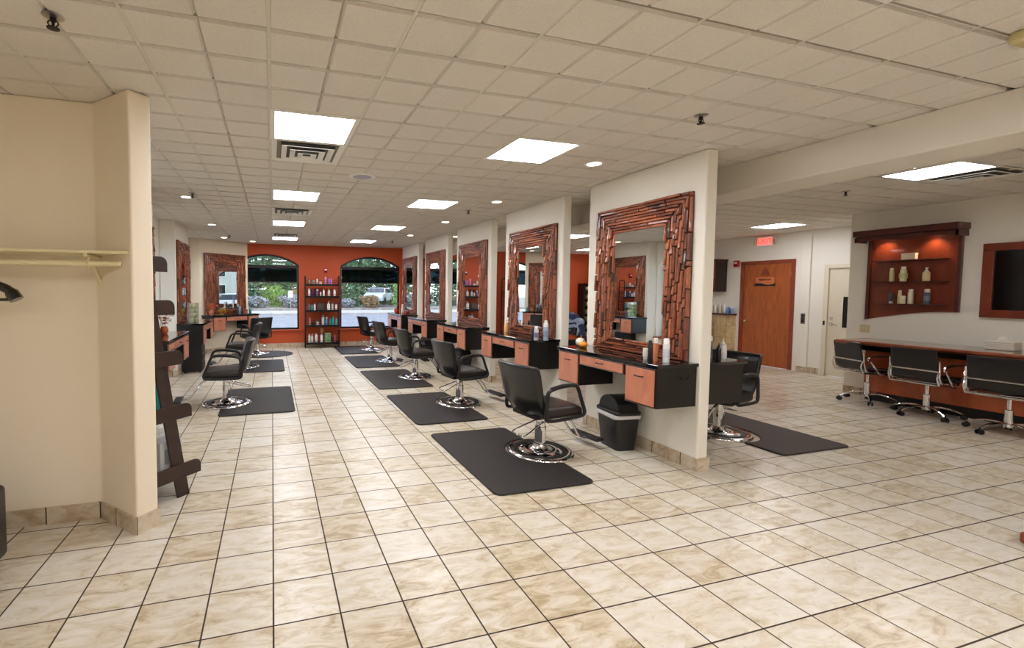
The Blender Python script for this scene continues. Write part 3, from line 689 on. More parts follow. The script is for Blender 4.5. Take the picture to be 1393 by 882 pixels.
# ------------------------------------------------------------------ bottles and small things
_cols = {}
def colmat(rgb, rough=.3, metal=0):
    k = (rgb, rough, metal)
    if k not in _cols: _cols[k] = pbr('plastic_%d_%d_%d' % rgb, rgb, rough, metal)
    return _cols[k]
def bottle(kind, x, y, z, h, r, body, cap, label, group=None, band=None, name='product_bottle', parent=None, n=18):
    neck = r * .42
    if kind == 'spray':      # aerosol / tall can with domed cap
        pr = [(r * .94, 0), (r, .006), (r, h * .74), (r * .9, h * .77), (r * .8, h * .775)]; cp = [(r * .86, h * .765), (r * .9, h * .79), (r * .88, h * .96), (r * .7, h)]
    elif kind == 'pump':
        pr = [(r * .94, 0), (r, .006), (r, h * .62), (r * .75, h * .70), (neck, h * .73)]; cp = [(neck * 1.3, h * .72), (neck * 1.3, h * .80), (neck * .5, h * .81), (neck * .5, h * .92), (neck * 1.0, h * .93), (neck * 1.0, h)]
    elif kind == 'nozzle':
        pr = [(r * .94, 0), (r, .006), (r, h * .64), (r * .8, h * .70), (neck, h * .74)]; cp = [(neck * 1.25, h * .73), (neck * 1.2, h * .82), (neck * .5, h * .86), (neck * .25, h)]
    elif kind == 'jar':
        pr = [(r * .96, 0), (r, .005), (r, h * .62), (r * .95, h * .66)]; cp = [(r * 1.03, h * .64), (r * 1.03, h * .97), (r * .96, h)]
    elif kind == 'tube':
        pr = [(r * .7, h * .2), (r * .95, h * .25), (r, h * .6), (r * .9, h)]; cp = [(r * .72, 0), (r * .75, h * .21)]
    else:                    # shampoo with disc cap
        pr = [(r * .92, 0), (r, .008), (r, h * .74), (r * .85, h * .82), (r * .55, h * .86)]; cp = [(r * .62, h * .85), (r * .62, h * .985), (r * .55, h)]
    fl = (lambda X, Y, Z: (X, Y * .72, Z)) if kind in ('flat',) else None
    o = MB().lathe(pr, n=n, fn=fl).build(name, colmat(body), smooth=40, loc=(x, y, z + .0005))
    MB().lathe(cp, n=n).build('cap' if kind not in ('pump', 'nozzle') else ('pump_head' if kind == 'pump' else 'nozzle'), colmat(cap), o, smooth=40)
    if kind == 'pump':
        MB().box(-neck * .4, neck * 2.6, -neck * .35, neck * .35, h * .955, h).build('spout', colmat(cap), o)
    if band: MB().lathe([(r * 1.012, h * .2), (r * 1.012, h * .55)], n=n).build('product_label', colmat(band), o, smooth=40)
    return tag(o, label, 'bottle', group)
CT = .92
WH = (236, 236, 234); BK = (24, 24, 28)
bottle('spray', 3.11, 3.06, CT, .185, .017, (30, 30, 32), BK, 'slim black spray can at the near end of the nearest station')
bottle('spray', 3.24, 3.02, CT, .205, .026, (226, 228, 230), (240, 240, 240), 'white spray can at the near end of the nearest station', band=(206, 212, 220))
bottle('tube', 3.20, 3.20, CT, .10, .022, (232, 230, 226), (236, 236, 236), 'short white tube left of the spray cans on the nearest station', name='product_tube')
bottle('spray', 3.22, 3.11, CT, .20, .020, (196, 120, 84), (230, 222, 210), 'copper coloured spray can with a white cap on the nearest station')
for (x, y, rr, col, lb, zz) in ((3.26, 4.15, .052, (232, 228, 214), 'small white pumpkin at the far end of the nearest station', .9), (3.20, 4.03, .046, (238, 150, 40), 'small orange pumpkin beside the white one', .72)):
    t = thing('mini_pumpkin', lb, 'pumpkin', (x, y, CT)); mb = MB(); n = 40; pr = []
    for i in range(11):
        a = -pi / 2 + pi * i / 10; pr.append((cos(a), sin(a)))
    vs = []; fs = []
    for i, (c_, s_) in enumerate(pr):
        for k in range(n):
            th = 2 * pi * k / n; rib = 1 - .09 * (abs(cos(th * 4.5)) ** .5 * -1 + 1) ; q = max(c_, .04) * rr * rib; vs.append((q * cos(th), q * sin(th), rr * zz * (1 + s_ * (.92 if s_ > 0 and c_ < .3 else 1)) + .0006))
    for i in range(10):
        for k in range(n): fs.append((i * n + k, i * n + (k + 1) % n, (i + 1) * n + (k + 1) % n, (i + 1) * n + k))
    fs.append(tuple(range(n - 1, -1, -1))); fs.append(tuple(10 * n + k for k in range(n)))
    mb.add(vs, fs).build('pumpkin_body', colmat(col, .45), t, smooth=70)
    MB().tube([(0, 0, rr * zz * 1.85), (.003, 0, rr * zz * 2.2), (.012, 0, rr * zz * 2.55)], [.009, .006, .007], 7).build('stem', colmat((150, 120, 70), .7), t, smooth=True)
bottle('pump', 3.32, 5.88, CT, .17, .030, (232, 184, 120), (235, 205, 160), 'peach pump bottle at the far end of the second station')
bottle('nozzle', 3.14, 4.90, CT, .19, .020, BK, BK, 'black nozzle bottle on the second station')
bottle('flat', 3.12, 4.79, CT, .17, .030, (206, 204, 216), WH, 'white bottle with a purple label on the second station', band=(120, 112, 150))
bottle('flat', 3.28, 4.83, CT, .24, .030, (238, 238, 238), WH, 'tallest white bottle on the second station')
bottle('spray', 3.22, 4.74, CT, .215, .033, (150, 168, 190), (224, 226, 228), 'grey-blue spray can with white cap on the second station', band=(124, 142, 166))
bottle('spray', 3.80, 3.09, CT, .21, .028, (112, 122, 130), (224, 224, 226), 'grey spray can with white cap on the back of the nearest pillar', band=(90, 98, 108))
bottle('nozzle', 3.84, 3.03, CT, .15, .020, BK, BK, 'small black bottle between the grey can and the clear spray bottle')
bottle('nozzle', 3.93, 3.06, CT, .185, .029, (216, 214, 212), (240, 240, 240), 'pale spray bottle near the corner of the dark end panel')
# vases, flowers
def vase_twigs(x, y, z, col, label, twigs=True, flowers=None, nf=14, h=.12, r=.05, sc_=1.0):
    t = thing('flower_vase', label, 'vase', (x, y, z)); rnd = random.Random(int(x * 100) + nf)
    MB().lathe([(r * .7, .0005), (r, h * .3), (r * 1.05, h * .6), (r * .75, h * .9), (r * .85, h)], n=20).build('vase', colmat(col, .3), t, smooth=60)
    mb = MB()
    for k in range(7 if twigs else 5):
        a = rnd.uniform(0, 2 * pi); L = rnd.uniform(.10, .2) * sc_; mb.tube([(0, 0, h * .7), (cos(a) * L * .3, sin(a) * L * .3, h + L * .6), (cos(a) * L * .6, sin(a) * L * .6, h + L)], .0025, 5)
    mb.build('stems', colmat((170, 140, 90), .7), t)
    if flowers:
        f = MB()
        for k in range(nf):
            a = rnd.uniform(0, 2 * pi); d = rnd.uniform(0, .09) * sc_; zz = h + rnd.uniform(.02, .13) * sc_; c = Vector((cos(a) * d, sin(a) * d, zz))
            for p_ in range(6):
                b_ = 2 * pi * p_ / 6 + a; q = .028 * sc_; u = Vector((cos(b_), sin(b_), rnd.uniform(-.3, .6))) * q; w = Vector((-sin(b_), cos(b_), 0)) * q * .4
                f.add([c, c + u * .6 + w, c + u, c + u * .6 - w], [(0, 1, 2, 3)])
        f.build('flowers', colmat(flowers, .6), t)
    return t
vase_twigs(3.20, 11.55, CT, (224, 104, 36), 'orange vase with dry twigs on the farthest right station')
bottle('spray', 3.30, 11.25, CT, .24, .03, WH, WH, 'tall white bottle beside the orange vase')
bottle('flat', 3.22, 11.0, CT, .18, .035, (226, 222, 214), WH, 'short white bottle right of the orange vase')
t = thing('candy_jar', 'red and orange filled glass jar on the farthest right station', 'jar', (3.25, 10.72, CT))
MB().lathe([(.06, .001), (.07, .02), (.07, .11), (.05, .13)], n=20).build('jar_glass', 'vglass', t, smooth=50); MB().lathe([(.055, .004), (.063, .02), (.063, .08), (.04, .09)], n=20).build('candies', colmat((196, 50, 24), .5), t, smooth=50)
MB().lathe([(.055, .13), (.055, .145), (.01, .15), (.012, .165)], n=20).build('lid', 'dmetal', t, smooth=50)
t = thing('glass_vase', 'tall square glass vase of pale balls on the middle left station', 'vase', (-1.37, 8.72, CT))
g = MB(); q = .085
for a, b, c, d in ((-q, q, -q, -q + .005), (-q, q, q - .005, q), (-q, -q + .005, -q + .005, q - .005), (q - .005, q, -q + .005, q - .005)): g.box(a, b, c, d, .0, .36)
g.box(-q + .005, q - .005, -q + .005, q - .005, 0.0, .006); g.build('vase_glass', 'vglass', t)
for k, (dx, dy) in enumerate(((0, 0), (.008, -.006), (-.008, .005), (.0, .0))):
    m_ = MB(); R = .045
    for L in range(3): m_.lathe([(R * cos(-pi / 2 + pi * i / 8) + 1e-4, R * sin(-pi / 2 + pi * i / 8)) for i in range(9)], (dx + .03 * cos(L * 2.1 + k), dy + .03 * sin(L * 2.1 + k), .052 + k * .083), 14)
    m_.build('pale_balls', colmat((214, 206, 160), .7), t, smooth=True)
vase_twigs(-1.40, 6.62, CT, (200, 96, 54), 'orange and red flowers on the near left station behind the ladder shelf', False, (206, 96, 60), 30, .10, .05, 1.3)
def onD(s, d): return (ox + s * tx + d * .6656, oy + s * ty - d * .7463)
x, y = onD(.10, .22); vase_twigs(x, y, CT, (206, 120, 84), 'salmon vase with orange flowers on the corner station', False, (236, 90, 30), 22, .12, .05, 1.2)
x, y = onD(.32, .30); t = vase_twigs(x, y, CT, (214, 184, 60), 'low bunch of yellow flowers on the corner station', False, (228, 196, 50), 30, .03, .06, 1.1)
for s, d, kd, h, r, bc, cc, lb in ((.84, .20, 'spray', .24, .03, (60, 66, 72), (150, 154, 160), 'tall dark bottle in the cluster on the corner station'), (.92, .16, 'flat', .22, .035, (150, 160, 168), (90, 96, 104), 'tall grey bottle in the cluster on the corner station'),
                                (.90, .31, 'pump', .17, .025, (40, 44, 48), BK, 'small black pump bottle on the corner station'), (1.06, .24, 'jar', .11, .045, (186, 110, 70), (150, 80, 50), 'copper coloured tumbler on the corner station'), (1.2, .22, 'flat', .13, .035, (70, 130, 130), (80, 150, 150), 'teal bottle at the right end of the corner station')):
    x, y = onD(s, d); bottle(kd, x, y, CT, h, r, bc, cc, lb)

# ------------------------------------------------------------------ product racks on the far wall
def rack(x, label, zs=(1.67, 1.36, .99, .60, .14)):
    t = thing('product_rack', label, 'rack', (x, YF - .26, 0)); w = .44; mb = MB()
    for s in (-1, 1):
        mb2 = MB()
        for yy in (-.11, .11):
            mb2.tube(smoothpath([(s * w, yy, 0.0), (s * w, yy, .9), (s * w, yy, 1.78), (s * w, yy * .7, 1.87), (s * w, 0, 1.9 if yy < 0 else 1.899)], 4), .013, 8)
        for z in (.3, .78, 1.2, 1.52): mb2.tube([(s * w, -.11, z), (s * w, .11, z)], .007, 6)
        mb2.build('side_ladder', 'dmetal', t, smooth=True)
    for z in zs:
        MB().box(-w + .01, w - .01, -.13, .13, z - .012, z).build('shelf', 'dmetal', t)
        MB().box(-w + .01, w - .01, -.138, -.130, z - .045, z + .012).build('shelf_lip', 'dmetal', t)
        MB().tube([(-w, -.125, z + .05), (w, -.125, z + .05)], .004, 6).build('guard_rail', 'dmetal', t)
        MB().tube([(-w, .125, z + .11), (w, .125, z + .11)], .005, 6).build('guard_rail', 'dmetal', t)
    return t
rack(1.27, 'black metal product rack on the orange wall between the two arched windows')
rack(7.05, 'black metal product rack seen through the gap between the second and third pillars')
rows_ = [(1.67, [(50, .14, .026, 'flat', (126, 132, 118), (40, 40, 40), 'olive grey bottle at the left end of the top rack shelf'), (85, .13, .028, 'flat', (142, 142, 132), (50, 50, 50), 'grey bottle second on the top rack shelf'), (111, .145, .024, 'tube', (234, 232, 226), (200, 180, 150), 'white tube third on the top rack shelf'),
                 (137, .075, .036, 'jar', (228, 226, 224), (210, 208, 206), 'short white jar on the top rack shelf'), (177, .20, .024, 'spray', (214, 140, 200), (230, 190, 220), 'tall pink bottle on the top rack shelf'), (205, .15, .024, 'flat', (170, 112, 200), (190, 140, 214), 'left one of two purple bottles on the top rack shelf'), (222, .165, .024, 'flat', (176, 120, 206), (190, 140, 214), 'right one of two purple bottles on the top rack shelf')]),
         (1.36, [(50, .20, .028, 'spray', WH, WH, 'white can at the left end of the second rack shelf'), (76, .185, .026, 'flat', (46, 48, 120), (40, 40, 90), 'dark blue bottle on the second rack shelf'), (113, .185, .026, 'spray', (110, 100, 150), (230, 228, 234), 'violet can with white cap on the second rack shelf'), (138, .13, .020, 'nozzle', WH, WH, 'small white bottle in the middle of the second rack shelf'),
                 (162, .20, .026, 'nozzle', WH, WH, 'white nozzle bottle on the second rack shelf'), (203, .21, .032, 'nozzle', (232, 232, 232), WH, 'large white bottle right of centre on the second rack shelf'), (247, .185, .030, 'flat', WH, (220, 220, 220), 'white bottle at the right end of the second rack shelf')]),
         (.99, [(52, .18, .026, 'flat', (70, 120, 130), (30, 34, 40), 'dark teal bottle at the left end of the middle rack shelf'), (72, .155, .024, 'flat', (56, 160, 176), (60, 150, 170), 'bright teal bottle second on the middle rack shelf'), (92, .165, .026, 'flat', WH, WH, 'white bottle beside the dark plaque on the middle rack shelf'),
                (200, .235, .040, 'pump', (232, 232, 230), WH, 'large white pump bottle on the middle rack shelf'), (230, .22, .026, 'spray', (190, 190, 190), (70, 60, 60), 'slim grey can with dark cap on the middle rack shelf'), (260, .15, .032, 'tube', (234, 232, 228), (200, 190, 180), 'white tube at the right end of the middle rack shelf')]),
         (.60, [(55, .20, .026, 'flat', (222, 140, 136), (226, 160, 150), 'salmon bottle at the left end of the fourth rack shelf'), (115, .145, .032, 'jar', (226, 220, 214), (40, 36, 36), 'white jar with black lid on the fourth rack shelf'), (156, .26, .038, 'spray', (208, 212, 214), (120, 126, 130), 'big silver-white can on the fourth rack shelf'), (183, .205, .032, 'flat', (70, 150, 196), (230, 236, 240), 'blue bottle with white cap on the fourth rack shelf'),
                (217, .17, .026, 'flat', (50, 160, 170), (50, 150, 160), 'left teal bottle of three on the fourth rack shelf'), (236, .225, .026, 'flat', (54, 166, 178), (50, 150, 160), 'tallest teal bottle of three on the fourth rack shelf'), (262, .17, .028, 'flat', (44, 176, 172), (50, 160, 160), 'right teal bottle of three on the fourth rack shelf')]),
         (.14, [(50, .225, .030, 'flat', WH, (200, 200, 200), 'white bottle at the left end of the bottom rack shelf'), (71, .225, .030, 'pump', WH, WH, 'white pump bottle second on the bottom rack shelf'), (104, .24, .042, 'flat', (234, 234, 230), (180, 180, 180), 'broad white bottle third on the bottom rack shelf'), (145, .23, .038, 'flat', (232, 232, 230), (200, 200, 200), 'white bottle left of the patterned box on the bottom rack shelf'),
                (250, .19, .026, 'flat', (210, 80, 90), (200, 90, 100), 'red bottle at the right end of the bottom rack shelf')])]
for z, L in rows_:
    for cx_, h, r, kd, bc, cc, lb in L:
        bottle(kd, .765 + cx_ * .00335, YF - .28, z, h, r, bc, cc, lb, 'products on the rack', n=14)
t = thing('dark_plaque', 'square dark framed plaque on the middle rack shelf', 'plaque', (.765 + 140 * .00335, YF - .28, .9905)); MB().box(-.09, .09, -.012, .012, 0, .19).build('frame', colmat((52, 50, 44)), t, bevel=.004); MB().box(-.07, .07, -.0135, -.0125, .02, .17).build('plate', colmat((78, 76, 66)), t)
t = thing('patterned_box', 'green and blue patterned carton on the bottom rack shelf', 'box', (.765 + 192 * .00335, YF - .28, .1405)); MB().box(-.08, .08, -.04, .04, 0, .25).build('carton', colmat((150, 170, 90)), t, bevel=.003)
pm = MB(); rnd = random.Random(5)
for k in range(14): a = rnd.uniform(-.06, .06); b = rnd.uniform(.03, .22); pm.box(a - .016, a + .016, -.042, -.0405, b - .014, b + .014)
pm.build('pattern', colmat((50, 140, 170)), t)
t = thing('storage_box', 'small black box standing on the bottom rack shelf', 'box', (.765 + 224 * .00335, YF - .26, .1405)); MB().pad((0, 0, .06), (.12, .10, .12), .012, (2, 2, 2)).build('box', 'plastic_b', t, smooth=True); MB().box(-.063, .063, -.053, .053, .118, .13).build('lid', 'plastic_b', t)
t = thing('storage_box', 'small black box standing on the fourth rack shelf', 'box', (.765 + 80 * .00335, YF - .28, .6005)); MB().pad((0, 0, .04), (.10, .09, .08), .01, (2, 2, 2)).build('box', 'plastic_b', t, smooth=True); MB().box(-.053, .053, -.048, .048, .078, .088).build('lid', 'plastic_b', t)
k = 0
for z, L in ((1.67, [((150, 190, 120), .15), (WH, .12), ((222, 190, 180), .12)]), (1.36, [((40, 160, 150), .17), ((46, 150, 146), .17), ((60, 170, 160), .15)]), (.99, [((70, 70, 120), .18), ((200, 200, 210), .15), ((60, 56, 80), .16)]), (.60, [((200, 200, 200), .18), ((70, 76, 96), .16), ((130, 130, 150), .15)])):
    for i, (c_, h) in enumerate(L):
        bottle('flat', 6.70 + i * .085, YF - .28, z, h, .03, c_, WH, '%s product bottle on the %s shelf of the rack seen between pillars' % (('left', 'middle', 'right')[i], {1.67: 'top', 1.36: 'second', .99: 'third', .60: 'fourth'}[z]), 'products on the rack between pillars', n=12)
# fire strobe and outlet on the orange wall
def strobe(loc, rotz, label):
    t = thing('fire_alarm', label, 'fire alarm', loc, rotz)
    MB().box(-.055, .055, -.045, 0, -.07, .07).build('housing', 'red', t, bevel=.008); MB().box(-.032, .032, -.058, -.045, .0, .035).build('strobe_lens', 'white', t, bevel=.004); MB().box(-.035, .035, -.048, -.045, -.05, -.02).build('horn_grille', 'dmetal', t)
strobe((1.39, YF, 2.05), 0, 'red fire alarm strobe on the orange wall above the product rack')
strobe((XB, 7.39, 2.15), -pi / 2, 'red fire alarm strobe left of the orange wooden door')
t = thing('power_outlet', 'pale power outlet low on the orange wall behind the rack', 'outlet', (1.29, YF, .43)); MB().box(-.036, .036, -.006, 0, -.057, .057).build('plate', colmat((226, 200, 140)), t, bevel=.002)
s_ = MB(); s_.box(-.016, .016, -.0085, -.006, .012, .042); s_.box(-.016, .016, -.0085, -.006, -.042, -.012); s_.build('sockets', colmat((206, 180, 120)), t)

# ------------------------------------------------------------------ ladder shelf on the back of the wing wall
n45 = Vector((.7071, .7071, 0)); t45 = Vector((-.7071, .7071, 0))
LW_ = .56
lad = thing('ladder_shelf', 'dark brown leaning ladder shelf behind the left wing wall', 'ladder shelf', (-.64, 3.52, 0), pi / 4)    # local x = away from wall, local y = along wall
for s in (0, LW_):
    y0 = s; mb = MB()
    mb.prism([(-.04, 0), (.055, 0), (-.225, 1.70), (-.312, 1.70)], y0, y0 + .022, lambda a, b, d: (a, d, b)); mb.build('rail', 'espresso', lad, bevel=.003)
for z, xe in ((1.64, -.10), (1.34, -.05), (.98, .007), (.585, .072), (.145, .142)):
    for yy in (-.016, LW_ + .022):
        r = .05; pl = [(-.305, z), (xe, z)] + [(xe - r + r * cos(a), z + .105 - r + r * sin(a)) for a in [k * pi / 2 / 5 for k in range(6)]] + [(-.305, z + .105)]
        MB().prism(pl, yy, yy + .016, lambda a, b, d: (a, d, b)).build('shelf_side', 'espresso', lad, bevel=.002)
    MB().box(-.305, xe - .015, .0, LW_ + .022, z + .012, z + .03).build('shelf_board', 'espresso', lad, bevel=.002)
def onlad(a, b): v = Vector((-.64, 3.52, 0)) + n45 * a + t45 * b; return v.x, v.y
x, y = onlad(-.05, .12); t = thing('gift_box', 'white and grey box with a pink flower on the lowest ladder shelf', 'box', (x, y, .1755), pi / 4)
MB().box(-.08, .09, -.06, .10, 0, .24).build('box', colmat((206, 208, 208)), t, bevel=.004)
MB().box(-.05, .06, -.0615, -.0605, .08, .19).build('printed_panel', colmat((150, 156, 160)), t)
f = MB()
for k in range(6): a = k * pi / 3; f.add([(0, -.064, .045), (.016 * cos(a - .5), -.066, .045 + .016 * sin(a - .5)), (.034 * cos(a), -.070, .045 + .034 * sin(a)), (.016 * cos(a + .5), -.066, .045 + .016 * sin(a + .5))], [(0, 1, 2, 3)])
f.build('pink_flower', colmat((214, 60, 140), .5), t)
x, y = onlad(-.02, .34); t = thing('storage_box', 'pale box behind the gift box on the lowest ladder shelf', 'box', (x, y, .1755), pi / 4); MB().box(-.07, .09, -.06, .08, 0, .28).build('box', colmat((222, 222, 216)), t, bevel=.004); MB().box(-.073, .093, -.063, .083, .25, .285).build('lid', colmat((232, 232, 228)), t, bevel=.003)
x, y = onlad(-.13, .10); t = thing('shampoo_box', 'teal product carton on the second lowest ladder shelf', 'box', (x, y, .6155), pi / 4); MB().box(-.05, .05, -.06, .06, 0, .26).build('carton', colmat((40, 160, 168)), t, bevel=.003); MB().box(-.03, .03, -.0612, -.0605, .05, .2).build('product_label', colmat((90, 190, 196)), t)
# ------------------------------------------------------------------ closet nook
t = thing('closet_shelf', 'cream closet shelf board above the rod in the left nook', 'shelf', (0, 0, 0))
MB().prism([(XN + .01, 3.04), (-.83, 3.04), (-1.10, 3.325), (XN + .01, 3.325)], 1.73, 1.748).build('shelf_board', 'closet', t, bevel=.003)
t['label'] = 'cream closet shelf board above the rod in the left nook'
t.location = (0, 0, 0)
bx_ = -1.06
mb = MB(); mb.tube([(bx_, 3.316, 1.72), (bx_, 3.05, 1.72)], .012, 8); mb.tube([(bx_, 3.316, 1.52), (bx_, 3.316, 1.72)], .012, 8); mb.tube([(bx_, 3.316, 1.54), (bx_, 3.12, 1.70)], .011, 8); mb.box(bx_ - .014, bx_ + .014, 3.312, 3.327, 1.50, 1.73)
mb.tube(smoothpath([(bx_, 3.10, 1.70), (bx_, 3.075, 1.67), (bx_, 3.10, 1.65), (bx_, 3.125, 1.665)], 4), .006, 6)
mb.build('shelf_bracket', 'closet', t, smooth=True)
tag(MB().tube([(XN + .01, 3.10, 1.672), (-.885, 3.10, 1.672)], .0165, 16).build('closet_rod', 'closet', smooth=True), 'round cream hanging rod under the closet shelf', 'rod')
t = thing('coat_hanger', 'glossy black shaped hanger on the closet rod, cut by the left edge', 'hanger', (-1.66, 3.10, 0))
MB().tube(smoothpath([(0, 0, 1.56), (0, 0, 1.62), (.012, 0, 1.645), (.024, 0, 1.672), (0, 0, 1.6965), (-.022, 0, 1.675)], 5), .0035, 6).build('hook', 'chrome', t, smooth=True)
mb = MB(); P = [(-.235, 0, 1.455), (-.19, 0, 1.515), (-.10, 0, 1.55), (0, 0, 1.565), (.10, 0, 1.55), (.19, 0, 1.515), (.235, 0, 1.455)]
mb.tube(smoothpath(P, 6), [.034 if 4 < i < 32 else .044 for i in range(37)], 12, flat=.75); mb.tube([(-.22, 0, 1.455), (.22, 0, 1.455)], .009, 8)
mb.build('shoulders', pbr('glossy_black', (12, 12, 14), .12, coat=.5), t, smooth=True)
t = thing('waiting_bench', 'black upholstered bench end at the lower left edge', 'bench', (-1.72, 2.45, 0))
MB().pad((0, 0, .27), (.66, .84, .40), .035, (4, 4, 3)).build('upholstery', 'vinyl', t, smooth=True)
for sx in (-.28, .28):
    for sy in (-.36, .36): MB().box(sx - .02, sx + .02, sy - .02, sy + .02, 0, .08).build('leg', 'dmetal', t)
t = thing('display_platform', 'low reddish wooden platform corner at the lower right edge', 'platform', (4.64, 1.2, 0))
MB().pad((0, 0, .05), (.6, .6, .07), .018, (2, 2, 1)).build('deck', 'dtrim', t, smooth=True); MB().box(-.26, .26, -.26, .26, 0, .02).build('plinth', 'dmetal', t)

# ------------------------------------------------------------------ processing desk with office chairs
t = thing('long_desk', 'long reddish wood desk bar along the right wall', 'desk', (XR, 0, 0))
ya, yb = .6, 4.34
edge = [(-.745, .835), (-.752, .842), (-.745, .862), (-.715, .868), (-.70, .868), (-.70, .822), (-.72, .815), (-.735, .82)]
MB().prism(edge, ya, yb, lambda a, b, d: (a, d, b)).build('edge_moulding', 'deskedge', t, smooth=50)
MB().prism([(-.75, .822), (-.70, .822), (-.005, .822), (-.005, .868), (-.745, .868)], yb, yb + .03, lambda a, b, d: (a, d, b)).build('end_moulding', 'deskedge', t, bevel=.006)
MB().box(-.70, -.005, ya, yb, .826, .866).build('tabletop', 'desktop', t)
MB().box(-.27, -.005, ya, yb - .06, .13, .72).build('front_panel', 'desk', t, bevel=.002)
MB().box(-.25, -.005, ya + .01, yb - .07, 0, .13).build('kick_plinth', 'black', t)
MB().box(-.42, -.005, ya, yb - .05, .72, .826).build('dark_band', 'black', t)  # black band below the tabletop
for y in (1.4, 2.28, 3.10, 3.86): MB().box(-.29, -.27, y - .03, y + .03, .45, .47).build('footrail_bracket', 'dmetal', t)
MB().tube([(-.30, ya + .05, .46), (-.30, yb - .12, .46)], .022, 10).build('rail', 'black', t, smooth=True)

def make_office_chair(label):
    t = thing('office_chair', label, 'office chair')
    def fb(x, y, z):
        v = (z - .46) / .40
        return (x - .225 - .055 * v - .015 * abs(sin(v * 1.5)), y, z + .0)
    MB().pad((0, 0, .665), (.022, .42, .37), .010, (1, 6, 8), lambda x, y, z: (fb(x, y, z)[0] + .0025 * sin((z) * 210), y, z)).build('backrest', 'vinyl', t, smooth=True)
    def fs(x, y, z):
        return (x, y, z + .02 * (x / .22) ** 2 * (1 if x < 0 else -.6))
    MB().pad((.0, 0, .462), (.44, .42, .026), .010, (10, 6, 1), lambda x, y, z: (x, y, fs(x, y, z)[2] + .0018 * sin(x * 210))).build('seat', 'vinyl', t, smooth=True)
    fr = MB()
    for s in (-1, 1):
        y = s * .222
        fr.tube(smoothpath([(-.262, y, .72), (-.25, y, .60), (-.235, y, .50), (-.20, y, .455), (-.10, y, .445), (.08, y, .447), (.2, y, .44)], 5), .0105, 8)
    fr.tube([(-.27, -.222, .60), (-.27, .222, .60)], .0125, 8); fr.tube([(-.25, -.222, .435), (-.25, .222, .435)], .0125, 8)
    fr.tube(smoothpath([(-.262, -.222, .60), (-.285, -.222, .52), (-.25, -.222, .435)], 4), .009, 8); fr.tube(smoothpath([(-.262, .222, .60), (-.285, .222, .52), (-.25, .222, .435)], 4), .009, 8)
    fr.tube([(-.12, -.222, .445), (-.12, .222, .43)], .009, 8); fr.tube([(.12, -.222, .445), (.12, .222, .43)], .009, 8)
    fr.build('side_frame', 'chrome', t, smooth=True)
    for s in (-1, 1):
        y = s * .245
        a = MB().tube(smoothpath([(-.225, y, .60), (-.20, y, .655), (-.05, y, .665), (.12, y, .655), (.165, y, .61), (.10, y, .50), (.03, y, .43), (-.06, y, .43), (-.12, y, .50), (-.19, y, .60)], 5), .0125, 8).build('armrest', 'chrome', t, smooth=True)
        MB().pad((-.02, y, .672), (.24, .035, .016), .007, (2, 1, 1)).build('arm_pad', 'rubber', a, smooth=True)
    MB().pad((0, 0, .415), (.22, .14, .035), .012, (2, 2, 1)).build('tilt_mechanism', 'plastic_b', t, smooth=True)
    MB().tube([(.02, -.06, .41), (.02, -.20, .40), (.02, -.235, .395)], .005, 6).build('tilt_lever', 'plastic_b', t)
    MB().lathe([(.034, .10), (.034, .27), (.018, .275), (.018, .40)], n=18).build('gas_lift', 'chrome', t, smooth=30)
    hub = MB(); hub.lathe([(.03, .075), (.045, .085), (.042, .12), (.028, .13)], n=18)
    for k in range(5):
        a = 2 * pi * k / 5 + .35; u = Vector((cos(a), sin(a), 0)); pts = [u * .03 + Vector((0, 0, .115)), u * .12 + Vector((0, 0, .125)), u * .22 + Vector((0, 0, .105)), u * .30 + Vector((0, 0, .07))]
        hub.tube(smoothpath(pts, 4), [.020] * 4 + [.017] * 5 + [.013] * 4, 8, flat=.7)
    hub.build('star_base', 'chrome', t, smooth=True)
    for k in range(5):
        a = 2 * pi * k / 5 + .35; u = Vector((cos(a), sin(a), 0)); w = Vector((-sin(a), cos(a), 0)); c = MB()
        R = Matrix((tuple(u), (0, 0, 1), tuple(w))).transposed()
        for s in (-.017, .017):
            c.lathe([(.012, -.009), (.026, -.008), (.0285, 0), (.026, .008), (.012, .009)], (u * .30 + w * s + Vector((0, 0, .0285))), 14, fn=lambda X, Y, Z: tuple(R @ Vector((X, Y, Z))))
        c.tube([u * .30 + Vector((0, 0, .03)), u * .30 + Vector((0, 0, .075))], .007, 8)
        c.build('caster', 'rubber', t, smooth=50)
    return t
oc = make_office_chair('black and chrome office chair at the far end of the desk, turned slightly'); oc.location = (8.0, 4.14, 0); oc.rotation_euler = (0, 0, math.radians(-22)); oc['group'] = 'office chairs at the desk'
dup(oc, (7.80, 3.46, 0), math.radians(-3), 'black and chrome office chair in the middle of the three')
dup(oc, (7.64, 2.76, 0), math.radians(-1), 'black and chrome office chair nearest the right edge of the photo')
t = thing('tissue_box', 'white woven tissue box cover on the long desk', 'tissue box', (8.22, 3.05, .8685))
MB().box(-.08, .08, -.11, .11, 0, .10).build('cover', colmat((224, 216, 204), .7), t, bevel=.006)
mb = MB()
for z in (.018, .04, .062, .084): mb.box(-.083, .083, -.113, .113, z - .003, z + .003)
mb.build('weave_band', colmat((200, 190, 176), .8), t)
def ff(x, y, z): return (x * (1 + .4 * sin(z * 60)), y * (1 - (z - .10) * 6), z)
MB().pad((0, 0, .125), (.03, .08, .055), .008, (3, 4, 4), ff).build('tissue', 'white', t, smooth=True)

